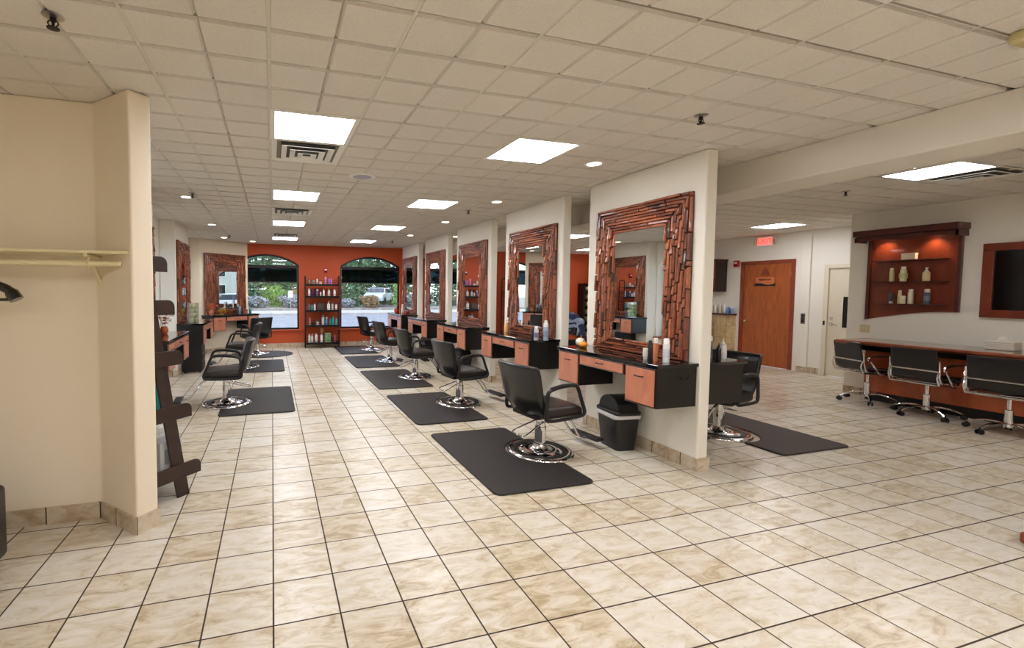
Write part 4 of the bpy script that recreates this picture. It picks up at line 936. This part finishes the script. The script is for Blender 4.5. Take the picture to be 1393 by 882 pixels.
# ------------------------------------------------------------------ lit display cabinet and framed screen on the right wall
t = thing('display_cabinet', 'red-brown lit wall display cabinet with three shelves', 'wall cabinet', (XR, 0, 0))
y0, y1 = 3.50, 4.42
def zb(y): u = (y - y0) / (y1 - y0); return 1.285 + .025 * (1 - abs(u - .3) / .3 if u < .6 else 0) * 0 - .145 * max(0, (u - .12)) ** 1.55 / (.88 ** 1.55)
n = 16; pl = [(y0 + (y1 - y0) * k / n, zb(y0 + (y1 - y0) * k / n)) for k in range(n + 1)] + [(y1, 2.34), (y0, 2.34)]
MB().prism(pl, -.022, -.001, lambda a, b, d: (d, a, b)).build('back_panel', 'cherry', t)
for a, b in ((y0 - .004, y0 + .03), (y1 - .03, y1 + .004)): MB().prism([(a, zb(a)), (b, zb(b)), (b, 2.30), (a, 2.30)], -.055, -.021, lambda p, q, d: (d, p, q)).build('stile', 'cherryd', t, bevel=.003)
MB().box(-.25, 0, y0 - .05, y1 + .09, 2.335, 2.42).build('cornice', 'cherryd', t, bevel=.01)
pl = [(y0 - .035, 2.325), (y1 + .075, 2.325)] + [(y1 + .075 - (y1 - y0 + .11) * k / 20, 2.255 + .022 * (1 - cos(2 * pi * k / 20 * 2)) * (1 if k < 20 else 1) * (.5)) for k in range(21)]
MB().prism(pl, -.225, -.20, lambda a, b, d: (d, a, b)).build('valance', 'cherryd', t, bevel=.002)
MB().box(-.225, 0, y1 + .05, y1 + .075, 2.255, 2.325).build('valance_return', 'cherryd', t); MB().box(-.225, 0, y0 - .035, y0 - .01, 2.255, 2.325).build('valance_return', 'cherryd', t)
MB().box(-.20, 0, y0 - .03, y1 + .07, 2.322, 2.336).build('soffit_board', 'cherryd', t)
for z in (1.968, 1.672, 1.365): MB().box(-.16, -.02, y0 + .10, y1 - .10, z, z + .014).build('shelf', 'cherryd', t, bevel=.003)
for y in (3.74, 4.22):
    MB().lathe([(.03, 2.314), (.03, 2.322)], (-.10, y, 0), 18).build('puck_light', 'candiff', t)
    ld = bpy.data.lights.new('puck_lamp', 'SPOT'); ld.energy = 9; ld.spot_size = 2.0; ld.spot_blend = .9; ld.color = (1, .74, .44); ld.shadow_soft_size = .02
    lo = bpy.data.objects.new('puck_lamp', ld); C.objects.link(lo); lo.location = (XR - .10, y, 2.305)
CXb = 8.36
t = thing('soap_box', 'small cream box on the top shelf of the lit cabinet', 'box', (CXb, 3.96, 1.9825)); MB().box(-.03, .03, -.07, .07, 0, .085).build('box', colmat((232, 222, 200)), t, bevel=.004); MB().box(-.032, .032, -.072, .072, .06, .088).build('lid', colmat((224, 212, 186)), t, bevel=.003)
YB_ = (214, 200, 140)
bottle('flat', CXb, 4.13, 1.6865, .19, .032, YB_, (236, 230, 210), 'left yellow bottle on the middle shelf of the lit cabinet')
bottle('flat', CXb, 4.01, 1.6865, .205, .042, (224, 216, 176), (236, 230, 210), 'broad yellow bottle on the middle shelf of the lit cabinet', band=(196, 190, 140))
bottle('pump', CXb, 3.785, 1.6865, .18, .036, YB_, (236, 230, 210), 'right yellow bottle with pump on the middle shelf of the lit cabinet')
bottle('tube', CXb, 4.125, 1.3795, .145, .026, (60, 66, 70), (226, 226, 220), 'small dark tube on the bottom shelf of the lit cabinet')
bottle('flat', CXb, 4.035, 1.3795, .185, .026, (224, 212, 160), (236, 230, 210), 'left yellow bottle in the trio on the bottom cabinet shelf')
bottle('flat', CXb + .02, 3.935, 1.3795, .20, .036, (228, 222, 190), (236, 230, 210), 'tallest cream bottle in the trio on the bottom cabinet shelf')
bottle('jar', CXb - .045, 3.985, 1.3795, .11, .030, (222, 216, 176), (232, 226, 200), 'short cream jar in front of the trio on the bottom cabinet shelf')
bottle('spray', CXb, 3.768, 1.3795, .205, .030, (66, 84, 104), (206, 200, 180), 'blue-grey bottle on the bottom shelf of the lit cabinet', band=(110, 120, 134))
t = thing('framed_screen', 'black screen in a wide red-brown wooden frame, cut by the right edge', 'screen', (XR, 2.62, 0))
z0, z1, hw, fw = 1.235, 2.135, .70, .092
for a, b, c, d in ((-hw, hw, z0, z0 + fw), (-hw, hw, z1 - fw, z1), (-hw, -hw + fw, z0 + fw, z1 - fw), (hw - fw, hw, z0 + fw, z1 - fw)): MB().box(-.06, -.002, a, b, c, d).build('frame_rail', 'cherry', t, bevel=.006)
MB().box(-.03, -.005, -hw + fw, hw - fw, z0 + fw, z1 - fw).build('screen', 'soil', t)
t = thing('light_switch', 'pale double light switch on the right wall left of the desk', 'switch', (XR, 4.44, 1.0)); MB().box(-.007, 0, -.055, .055, -.058, .058).build('plate', colmat((206, 188, 150)), t, bevel=.002)
for yy in (-.023, .023): MB().box(-.011, -.007, yy - .014, yy + .014, -.03, .03).build('rocker', colmat((214, 198, 162)), t, bevel=.002)

# ------------------------------------------------------------------ rear right wall: doors, exit sign, cabinets
d1 = struct(thing('door_1', 'orange-brown wooden door under the lit exit sign', 'door', (XB, 0, 0)))
MB().box(.0, .045, DY[0] + .04, DY[1] - .04, .006, DY[2] - .045).build('door_leaf', 'door', d1, bevel=.003)
mb = MB(); mb.box(-.02, .10, DY[0] - .025, DY[0] + .045, 0, DY[2] + .025); mb.box(-.02, .10, DY[1] - .045, DY[1] + .025, 0, DY[2] + .025); mb.box(-.02, .10, DY[0] + .045, DY[1] - .045, DY[2] - .05, DY[2] + .025)
mb.build('casing', 'dtrim', d1, bevel=.004)
mb = MB(); kf = lambda X, Y, Z: (-Z, X, Y); mb.lathe([(.032, 0), (.032, .008), (.012, .012), (.012, .035), (.026, .045), (.03, .06), (.02, .07)], (0, 7.155, .91), 16, fn=kf)
mb.build('door_knob', pbr('brass', (214, 186, 130), .2, 1), d1, smooth=50)
for z in (.3, 1.1, 1.85): MB().box(-.006, .003, DY[0] + .04, DY[0] + .055, z, z + .09).build('hinge', 'silver', d1)
sg = MB().box(-.006, -.001, 6.62, 6.985, 1.665, 1.84).build('door_sign', colmat((204, 112, 66)), d1, bevel=.001)
pw = [(6.60, 1.66), (7.0, 1.66)] + [(7.0 - .4 * k / 14, 1.695 + .020 * sin(2 * pi * (k / 14) + .4) + .012 * (k / 14)) for k in range(15)]
MB().prism(pw, -.010, -.006, lambda a, b, d: (d, a, b)).build('wave_band', 'black', sg)
def text(body, size, name, mat, parent, M4, depth=.002):
    cu = bpy.data.curves.new(name, 'FONT'); cu.body = body; cu.size = size; cu.extrude = depth; cu.align_x = 'CENTER'; cu.align_y = 'CENTER'
    o = bpy.data.objects.new(name, cu); C.objects.link(o); me = bpy.data.meshes.new_from_object(o.evaluated_get(bpy.context.evaluated_depsgraph_get()))
    bpy.data.objects.remove(o); me.materials.clear(); me.materials.append(M[mat]); q = bpy.data.objects.new(name, me); C.objects.link(q); q.parent = parent; q.matrix_local = M4; return q
Rw = Matrix(((0, 0, -1), (-1, 0, 0), (0, 1, 0))).to_4x4()     # text facing -x, reading right along -y
M_ = Matrix.Translation((-.0075, 6.80, 1.79)) @ Rw; text('RESTROOM', .045, 'sign_lettering', 'cabin', sg, M_)
tr_ = MB().prism([(6.70, 1.88), (6.90, 1.88), (6.80, 2.06)], -.003, -.001, lambda a, b, d: (d, a, b)).build('triangle_plate', 'dtrim', d1)
d2 = struct(thing('door_2', 'cream painted door with a narrow dark vision window', 'door', (XB, 0, 0)))
MB().box(.02, .065, WY[0] + .05, WY[1] - .05, .006, WY[2] - .05).build('door_leaf', 'wdoor', d2, bevel=.003)
mb = MB(); mb.box(-.012, .10, WY[0] - .02, WY[0] + .05, 0, WY[2] + .02); mb.box(-.012, .10, WY[1] - .05, WY[1] + .02, 0, WY[2] + .02); mb.box(-.012, .10, WY[0] + .05, WY[1] - .05, WY[2] - .05, WY[2] + .02)
mb.build('casing', 'wdoor', d2, bevel=.003)
v = MB().box(.012, .022, 5.36, 5.52, .88, 1.48).build('vision_frame', 'wdoor', d2, bevel=.002); MB().box(.008, .014, 5.385, 5.475, .905, 1.455).build('vision_glass', 'soil', v)
mb = MB(); mb.lathe([(.03, 0), (.03, .01), (.012, .014), (.012, .045)], (.02, 5.645, .95), 14, fn=kf); mb.tube([(-.022, 5.645, .95), (-.026, 5.60, .95), (-.022, 5.53, .945)], .009, 8); mb.lathe([(.026, 0), (.024, .012)], (.02, 5.645, 1.06), 14, fn=kf)
mb.build('lever_handle', 'chrome', d2, smooth=50)
MB().box(-.014, -.011, 5.725, 5.755, .93, 1.01).build('strike_plate', 'dmetal', d2)
t = thing('exit_sign', 'lit red EXIT sign above the orange wooden door', 'exit sign', (XB, 6.80, 2.575)); 
MB().box(-.055, 0, -.155, .155, -.10, .10).build('housing', 'white', t, bevel=.006); MB().box(-.057, -.055, -.135, .135, -.08, .08).build('face', 'exitf', t)
text('EXIT', .145, 'lettering', 'exitl', t, Matrix.Translation((-.0585, 0, 0)) @ Rw)
for s in (-1, 1): MB().pad((-.045, s * .19, -.01), (.06, .05, .10), .02, (1, 1, 2)).build('emergency_lamp', colmat((200, 190, 160)), t, smooth=True)
t = thing('call_panel', 'dark keypad panel on the corner trim between the two doors', 'keypad', (XB - .04, 6.06, 1.03)); MB().box(-.012, 0, -.035, .035, -.10, .10).build('plate', colmat((120, 110, 100), .3, 1), t, bevel=.003)
for k in range(3): MB().box(-.018, -.012, -.016, .016, .035 - k * .05, .065 - k * .05).build('button', 'soil', t)
t = thing('wall_cupboard', 'dark brown wall cupboard beside the nearest pillar, left of the door', 'cupboard', (XB, 8.15, 1.54)); MB().box(-.33, 0, -.54, .54, 0, .70).build('carcass', 'cabin', t, bevel=.003); MB().box(-.35, 0, -.56, .56, .68, .72).build('crown', 'cherryd', t, bevel=.006)
for s in (-1, 1): d = MB().box(-.348, -.331, s * .27 - .26, s * .27 + .26, .01, .67).build('door', 'dtrim', t, bevel=.004); MB().box(-.358, -.348, s * .05 - .006, s * .05 + .006, .06, .16).build('handle', 'dmetal', d)
t = thing('tiled_half_wall', 'beige tiled half wall with a dark wooden ledge left of the orange door', 'half wall', (XB, 8.3, 0)); MB().box(-.10, 0, -.93, .93, 0, 1.02).build('tiled_wall', 'wtile', t)
g = MB()
for z in (.26, .52, .78): g.box(-.1012, -.10, -.93, .93, z - .003, z + .003)
g.build('grout_line', colmat((150, 125, 90), .9), t); MB().box(-.17, 0, -.95, .93, 1.021, 1.055).build('ledge', 'cherryd', t, bevel=.006)
t = thing('base_cabinet', 'dark red base cabinet below the wall cupboard', 'cabinet', (9.42, 8.35, 0)); MB().box(-.26, .26, -.5, .5, .08, .84).build('carcass', 'cherryd', t, bevel=.003); MB().box(-.24, .26, -.48, .48, 0, .08).build('plinth', 'black', t); MB().box(-.28, .27, -.52, .52, .841, .87).build('countertop', 'granite', t, bevel=.004)
for s in (-1, 1): d = MB().box(-.278, -.261, s * .25 - .24, s * .25 + .24, .10, .82).build('door', 'dtrim', t, bevel=.004); MB().box(-.288, -.278, s * .05 - .006, s * .05 + .006, .62, .74).build('handle', 'dmetal', d)
for yy, h, c_, lb in ((7.86, .20, (226, 216, 196), 'leftmost cream bottle on the dark ledge left of the door'), (7.77, .20, (236, 232, 222), 'second cream bottle on the dark ledge left of the door'), (7.67, .21, (226, 212, 184), 'third cream bottle on the dark ledge, with a beige label'), (7.57, .21, (232, 232, 236), 'white bottle beside the blue bottle on the dark ledge'), (7.48, .17, (96, 140, 196), 'blue bottle on the dark ledge'), (7.40, .15, (126, 160, 206), 'pale blue bottle at the ledge end nearest the orange door')):
    bottle('flat', 9.72, yy, 1.0555, h, .036, c_, WH, lb, 'bottles on the ledge')
# towel rack and jacket seen through the first gap
t = thing('towel_rack', 'tall black rack of rolled pale towels against the far orange wall', 'rack', (9.58, YF - .20, 0))
for s in (-.2, .2): MB().box(s - .015, s + .015, -.15, .15, 0, 1.78).build('side_panel', 'black', t)
for k in range(8): MB().box(-.185, .185, -.15, .15, .08 + k * .24, .10 + k * .24).build('shelf', 'black', t)
MB().box(-.185, .185, .135, .15, .1, 1.78).build('back_panel', 'black', t)
yf = lambda X, Y, Z: (X, -Z, Y)
tw = None
for k in range(7):
    o = tag(MB().lathe([(.066, 0), (.076, .01), (.076, .25), (.066, .26)], n=18, fn=yf).build('rolled_towel', colmat((216, 200, 168), .9), smooth=50, loc=(9.61, YF - .08, .1785 + k * .24)), 'rolled pale towel in the black rack, %s' % ('lowest of the column', 'second from the bottom', 'third from the bottom', 'middle of the column', 'third from the top', 'second from the top', 'topmost of the column')[k], 'towel', 'rolled towels')
dup(ch, (5.05, 7.15, 0), math.radians(186), 'black salon chair beyond the partitions, covered by the blue and white jacket')
t = thing('jacket', 'blue and white striped jacket hung over a chair back beyond the first gap', 'jacket', (5.36, 7.17, 0), math.radians(6))
def fj(x, y, z): return (x + .015 * sin(y * 40 + z * 9) + (.03 if z > .95 else 0), y * (1 - .35 * max(0, (z - .95) / .2)) + .012 * sin(z * 30), z + .012 * sin(y * 26))
MB().pad((.055, 0, .80), (.16, .56, .44), .06, (3, 12, 10), fj).build('body', colmat((176, 196, 226), .7), t, smooth=True)
MB().pad((.06, -.02, 1.05), (.18, .26, .14), .06, (3, 6, 4), fj).build('hood', colmat((66, 82, 128), .7), t, smooth=True)
for s in (-1, 1): MB().pad((.06, s * .27, .72), (.13, .11, .42), .05, (2, 2, 8), lambda x, y, z: (x + .01 * sin(z * 40), y + .02 * sin(z * 9), z)).build('sleeve', colmat((52, 66, 110), .7), t, smooth=True)
sm = MB()
for z in (.70, .84, .93): sm.pad((-.025, 0, z), (.02, .48, .03), .008, (1, 8, 1), lambda x, y, z: (x - .008 + .015 * sin(y * 40 + z * 9), y, z + .012 * sin(y * 26)))
sm.build('stripe', colmat((36, 50, 96), .7), t, smooth=True)

# ------------------------------------------------------------------ outside
struct(MB().box(-60, 70, YF + .3, 30.5, -.35, -.15).build('ground_parking', 'asph'))
struct(MB().box(XL - .4, 70, -30, YF + .3, -.6, -.16).build('ground_slab', 'curb'))
struct(MB().box(-60, 70, 30.5, 34.5, -.3, -.02).build('ground_curb', 'curb', bevel=.03))
struct(MB().box(-60, 90, 34.5, 90, -.4, .12).build('ground_bank', pbr('rocky_ground', (150, 142, 136), .95, var=.3, bscale=5, bump=.6)))
struct(MB().box(-9, -2.3, -30, YF + .3, -.35, -.15).build('ground_walk', 'curb'))
struct(MB().box(-16, -9, -30, YF + .3, -.35, -.17).build('ground_lane', 'asph'))
struct(MB().box(-80, -16, -30, YF + .3, -.35, -.10).build('ground_lawn', 'grass'))
def foliage(rnd, blobs, n, size, flat=1.0):
    mb = MB()
    for _ in range(n):
        c, r = rnd.choice(blobs); c = Vector(c)
        while True:
            d = Vector((rnd.uniform(-1, 1), rnd.uniform(-1, 1), rnd.uniform(-1, 1)))
            if .25 < d.length < 1: break
        d = d * (1 / d.length) * (d.length ** .4)
        p = c + Vector((d.x * r[0], d.y * r[1], d.z * r[2])); s = size * rnd.uniform(.6, 1.5)
        u = Vector((rnd.uniform(-1, 1), rnd.uniform(-1, 1), rnd.uniform(-.5, .5) * flat)).normalized() * s; w = u.cross(Vector((rnd.uniform(-1, 1), rnd.uniform(-1, 1), rnd.uniform(-1, 1)))).normalized() * s * .5
        mb.add([p - u * .5, p + w * .5, p + u * .5, p - w * .5], [(0, 1, 2, 3)])
    return mb
rnd = random.Random(11)
LM = {'ever': leaf_mat('evergreen_leaves', [(40, 72, 50), (80, 122, 82), (126, 160, 116), (62, 100, 62)]), 'lime': leaf_mat('light_green_leaves', [(92, 138, 52), (128, 172, 70), (172, 194, 100)]),
      'rust': leaf_mat('autumn_brush', [(84, 64, 46), (140, 106, 68), (176, 148, 100), (108, 98, 74)]), 'grey': leaf_mat('grey_brush', [(84, 86, 90), (150, 154, 160), (196, 198, 202), (66, 78, 66)]), 'red': leaf_mat('red_maple_leaves', [(170, 30, 50), (214, 60, 70), (230, 100, 100)])}
def tree_proto(kind):
    r = random.Random(hash(kind) % 1000 if False else len(kind) * 7 + ord(kind[0])); name = {'ever': 'evergreen_tree', 'lime': 'green_shrub', 'rust': 'autumn_shrub', 'grey': 'bare_shrub', 'red': 'maple_tree'}[kind]
    t = thing(name, 'x', 'tree' if kind in ('ever', 'red') else 'shrub')
    if kind == 'ever':
        bl = []
        for i in range(9):
            z = .5 + i * .85; R = 2.3 * (1 - i / 10.5)
            for k in range(6): a = k * 1.05 + i * .6; bl.append(((cos(a) * R * .65, sin(a) * R * .65, z - .15 * R), (R * .5, R * .5, .42)))
        foliage(r, bl, 5600, .30).build('foliage', LM[kind], t); MB().tube([(0, 0, 0), (0, 0, 4), (0, 0, 8.4)], [.24, .16, .04], 8).build('trunk', 'trunk', t, smooth=True)
    elif kind == 'red':
        foliage(r, [((r.uniform(-1.6, 1.6), r.uniform(-1.6, 1.6), r.uniform(2.4, 5)), (1.1, 1.1, .9)) for _ in range(14)], 3500, .22).build('foliage', LM[kind], t); MB().tube([(0, 0, 0), (.1, 0, 2), (0, .1, 4)], [.16, .12, .05], 8).build('trunk', 'trunk', t, smooth=True)
    else:
        h = {'lime': 2.4, 'rust': 1.4, 'grey': 1.2}[kind]
        foliage(r, [((r.uniform(-1, 1), r.uniform(-.8, .8), r.uniform(.3, h * .8)), (.75, .75, h * .3)) for _ in range(10)], 1700, .20 if kind != 'grey' else .26).build('foliage', LM[kind], t)
        mb = MB()
        for k in range(7): a = k * .9; mb.tube([(0, 0, 0), (cos(a) * .4, sin(a) * .4, h * .4), (cos(a) * .8, sin(a) * .8, h * .85)], [.035, .025, .012], 5)
        mb.build('branches', 'trunk', t)
    return t
PR = {}
spots = [('ever', -9.5, 40, .9), ('ever', -5.2, 39.5, .8), ('ever', -2.6, 44.5, 1.0), ('ever', -.2, 42.0, 1.0), ('ever', 1.2, 46, 1.1), ('ever', 10.8, 46, 1.1), ('ever', 3.2, 41, .9), ('ever', 5.9, 38.2, .78), ('ever', 8.6, 44.5, 1.1), ('ever', 12.8, 42, 1.0), ('ever', 17, 41, 1.0), ('ever', 21.2, 42, 1.0), ('ever', 25.5, 42, 1.0),
         ('grey', -4.2, 36.4, .9), ('grey', -1.2, 36.0, .75), ('grey', 1.5, 36.4, .85), ('rust', -2.8, 38.4, 1.2), ('lime', .1, 38.2, .7), ('rust', 3.4, 37, 1.1), ('rust', 7.8, 35.6, .7), ('grey', 5.6, 35.8, .6),
         ('lime', 10.6, 35.9, .95), ('grey', 12.6, 36.4, .9), ('lime', 17.5, 37, 1.0), ('rust', 14.4, 37, 1.2), ('grey', 20.4, 37, 1.3)]
where = lambda x: 'left window' if x < 3.4 else ('wide middle window' if x < 12.3 else 'right side windows')
cnt = {}
adj = {'ever': 'tall dark evergreen', 'lime': 'bright green shrub', 'rust': 'brown autumn shrub', 'grey': 'pale grey brushy shrub'}
spots.sort(key=lambda s: (s[0], s[1]))
ordn = ('leftmost', 'second from left', 'third from left', 'fourth from left', 'fifth from left', 'sixth from left', 'seventh from left', 'eighth from left', 'ninth from left', 'tenth from left', 'eleventh from left', 'twelfth from left', 'rightmost')
for kd, x, y, s in spots:
    i = cnt.get(kd, 0); cnt[kd] = i + 1; tot = sum(1 for q in spots if q[0] == kd)
    lb = '%s beyond the parking lot, %s of its kind' % (adj[kd], ordn[-1] if i == tot - 1 else ordn[i])
    if kd not in PR: o = PR[kd] = tree_proto(kd); o.location = (x, y, .12); o['label'] = lb; o['group'] = adj[kd] + 's outside'
    else: o = dup(PR[kd], (x, y, .12), x * 1.7, lb)
    o.scale = (s, s, s)
o = tree_proto('red'); o.location = (-13.5, 16.8, -.35); o['label'] = 'red maple outside the left windows, seen in the nearest mirror'
def car(label, loc, rz, col):
    t = thing('parked_car', label, 'car', loc, rz)
    side = [(-2.15, .35), (-2.2, .75), (-2.0, .92), (-1.25, 1.0), (-.7, 1.42), (.65, 1.45), (1.35, 1.02), (2.05, .86), (2.2, .62), (2.15, .33)]
    mb = MB(); vs = []; W_ = [.88, .88, .86, .84, .66, .66, .82, .84, .84, .84]; n = len(side)
    for s in (-1, 1):
        for (a, b), w in zip(side, W_): vs.append((a, s * w, b))
    fs = [tuple(range(n)), tuple(range(2 * n - 1, n - 1, -1))] + [(i, n + i, n + (i + 1) % n, (i + 1) % n) for i in range(n)]
    mb.add(vs, fs).build('body', colmat(col, .25, 0), t, bevel=.06)
    g = colmat((36, 44, 54), .1)
    mb = MB()
    for s in (-1, 1): mb.add([(-1.1, s * .835, 1.02), (-.68, s * .70, 1.36), (.60, s * .70, 1.38), (1.18, s * .835, 1.04)], [(0, 1, 2, 3)])
    mb.add([(.72, -.62, 1.41), (.72, .62, 1.41), (1.33, .76, 1.05), (1.33, -.76, 1.05)], [(0, 1, 2, 3)], 0); mb.add([(-.76, -.62, 1.39), (-.76, .62, 1.39), (-1.27, .76, 1.02), (-1.27, -.76, 1.02)], [(0, 1, 2, 3)])
    for i in range(len(mb.v)): x, y, z = mb.v[i]; mb.v[i] = (x + (.012 if x > 0 else -.012), y * 1.02, z + .012)
    mb.build('windows', g, t)
    for sx in (-1.35, 1.35):
        for s in (-1, 1): MB().lathe([(.20, -.10), (.32, -.09), (.33, 0), (.32, .09), (.20, .10)], (sx, s * .80, .33), 20, fn=yf).build('wheel', 'rubber', t, smooth=50)
    for s in (-1, 1): MB().pad((2.14, s * .62, .70), (.10, .34, .14), .04, (1, 2, 1)).build('headlight', 'white', t, smooth=True)
    return t
car('silver car parked behind the shrubs outside the wide middle window', (9.1, 38.4, .30), math.radians(-118), (206, 214, 224))
car('white car parked outside the left windows, seen in the corner mirror', (-11.6, 9.6, -.17), math.radians(80), (232, 234, 238))
car('pale silver car parked near the red maple, seen in the nearest mirror', (-11.8, 15.4, -.15), math.radians(85), (190, 200, 210))
t = thing('lot_sign', 'white square sign on a post beyond the parking lot', 'sign', (1.30, 34.0, -.02)); MB().tube([(0, .03, 0), (0, .03, 1.5)], .03, 8).build('post', 'silver', t); MB().box(-.17, .17, -.02, .0, .98, 1.48).build('panel', 'white', t, bevel=.01)
b = thing('far_building', 'pale long building beyond the lawn, seen in the corner mirror', 'building', (-46, 4, -.1))
MB().box(-5, 5, -16, 16, 0, 5.2).build('walls', colmat((206, 200, 196), .8), b); MB().prism([(-5.6, 5.2), (5.6, 5.2), (0, 8)], -16.6, 16.6, lambda a, c, d: (a, d, c)).build('roof', colmat((120, 116, 118), .8), b)
for k in range(9):
    for z in (1.0, 3.2): w = MB().box(5.0, 5.06, -14.5 + k * 3.5, -13.1 + k * 3.5, z, z + 1.3).build('window', 'white', b); MB().box(5.06, 5.08, -14.4 + k * 3.5, -13.2 + k * 3.5, z + .1, z + 1.2).build('pane', 'soil', w)
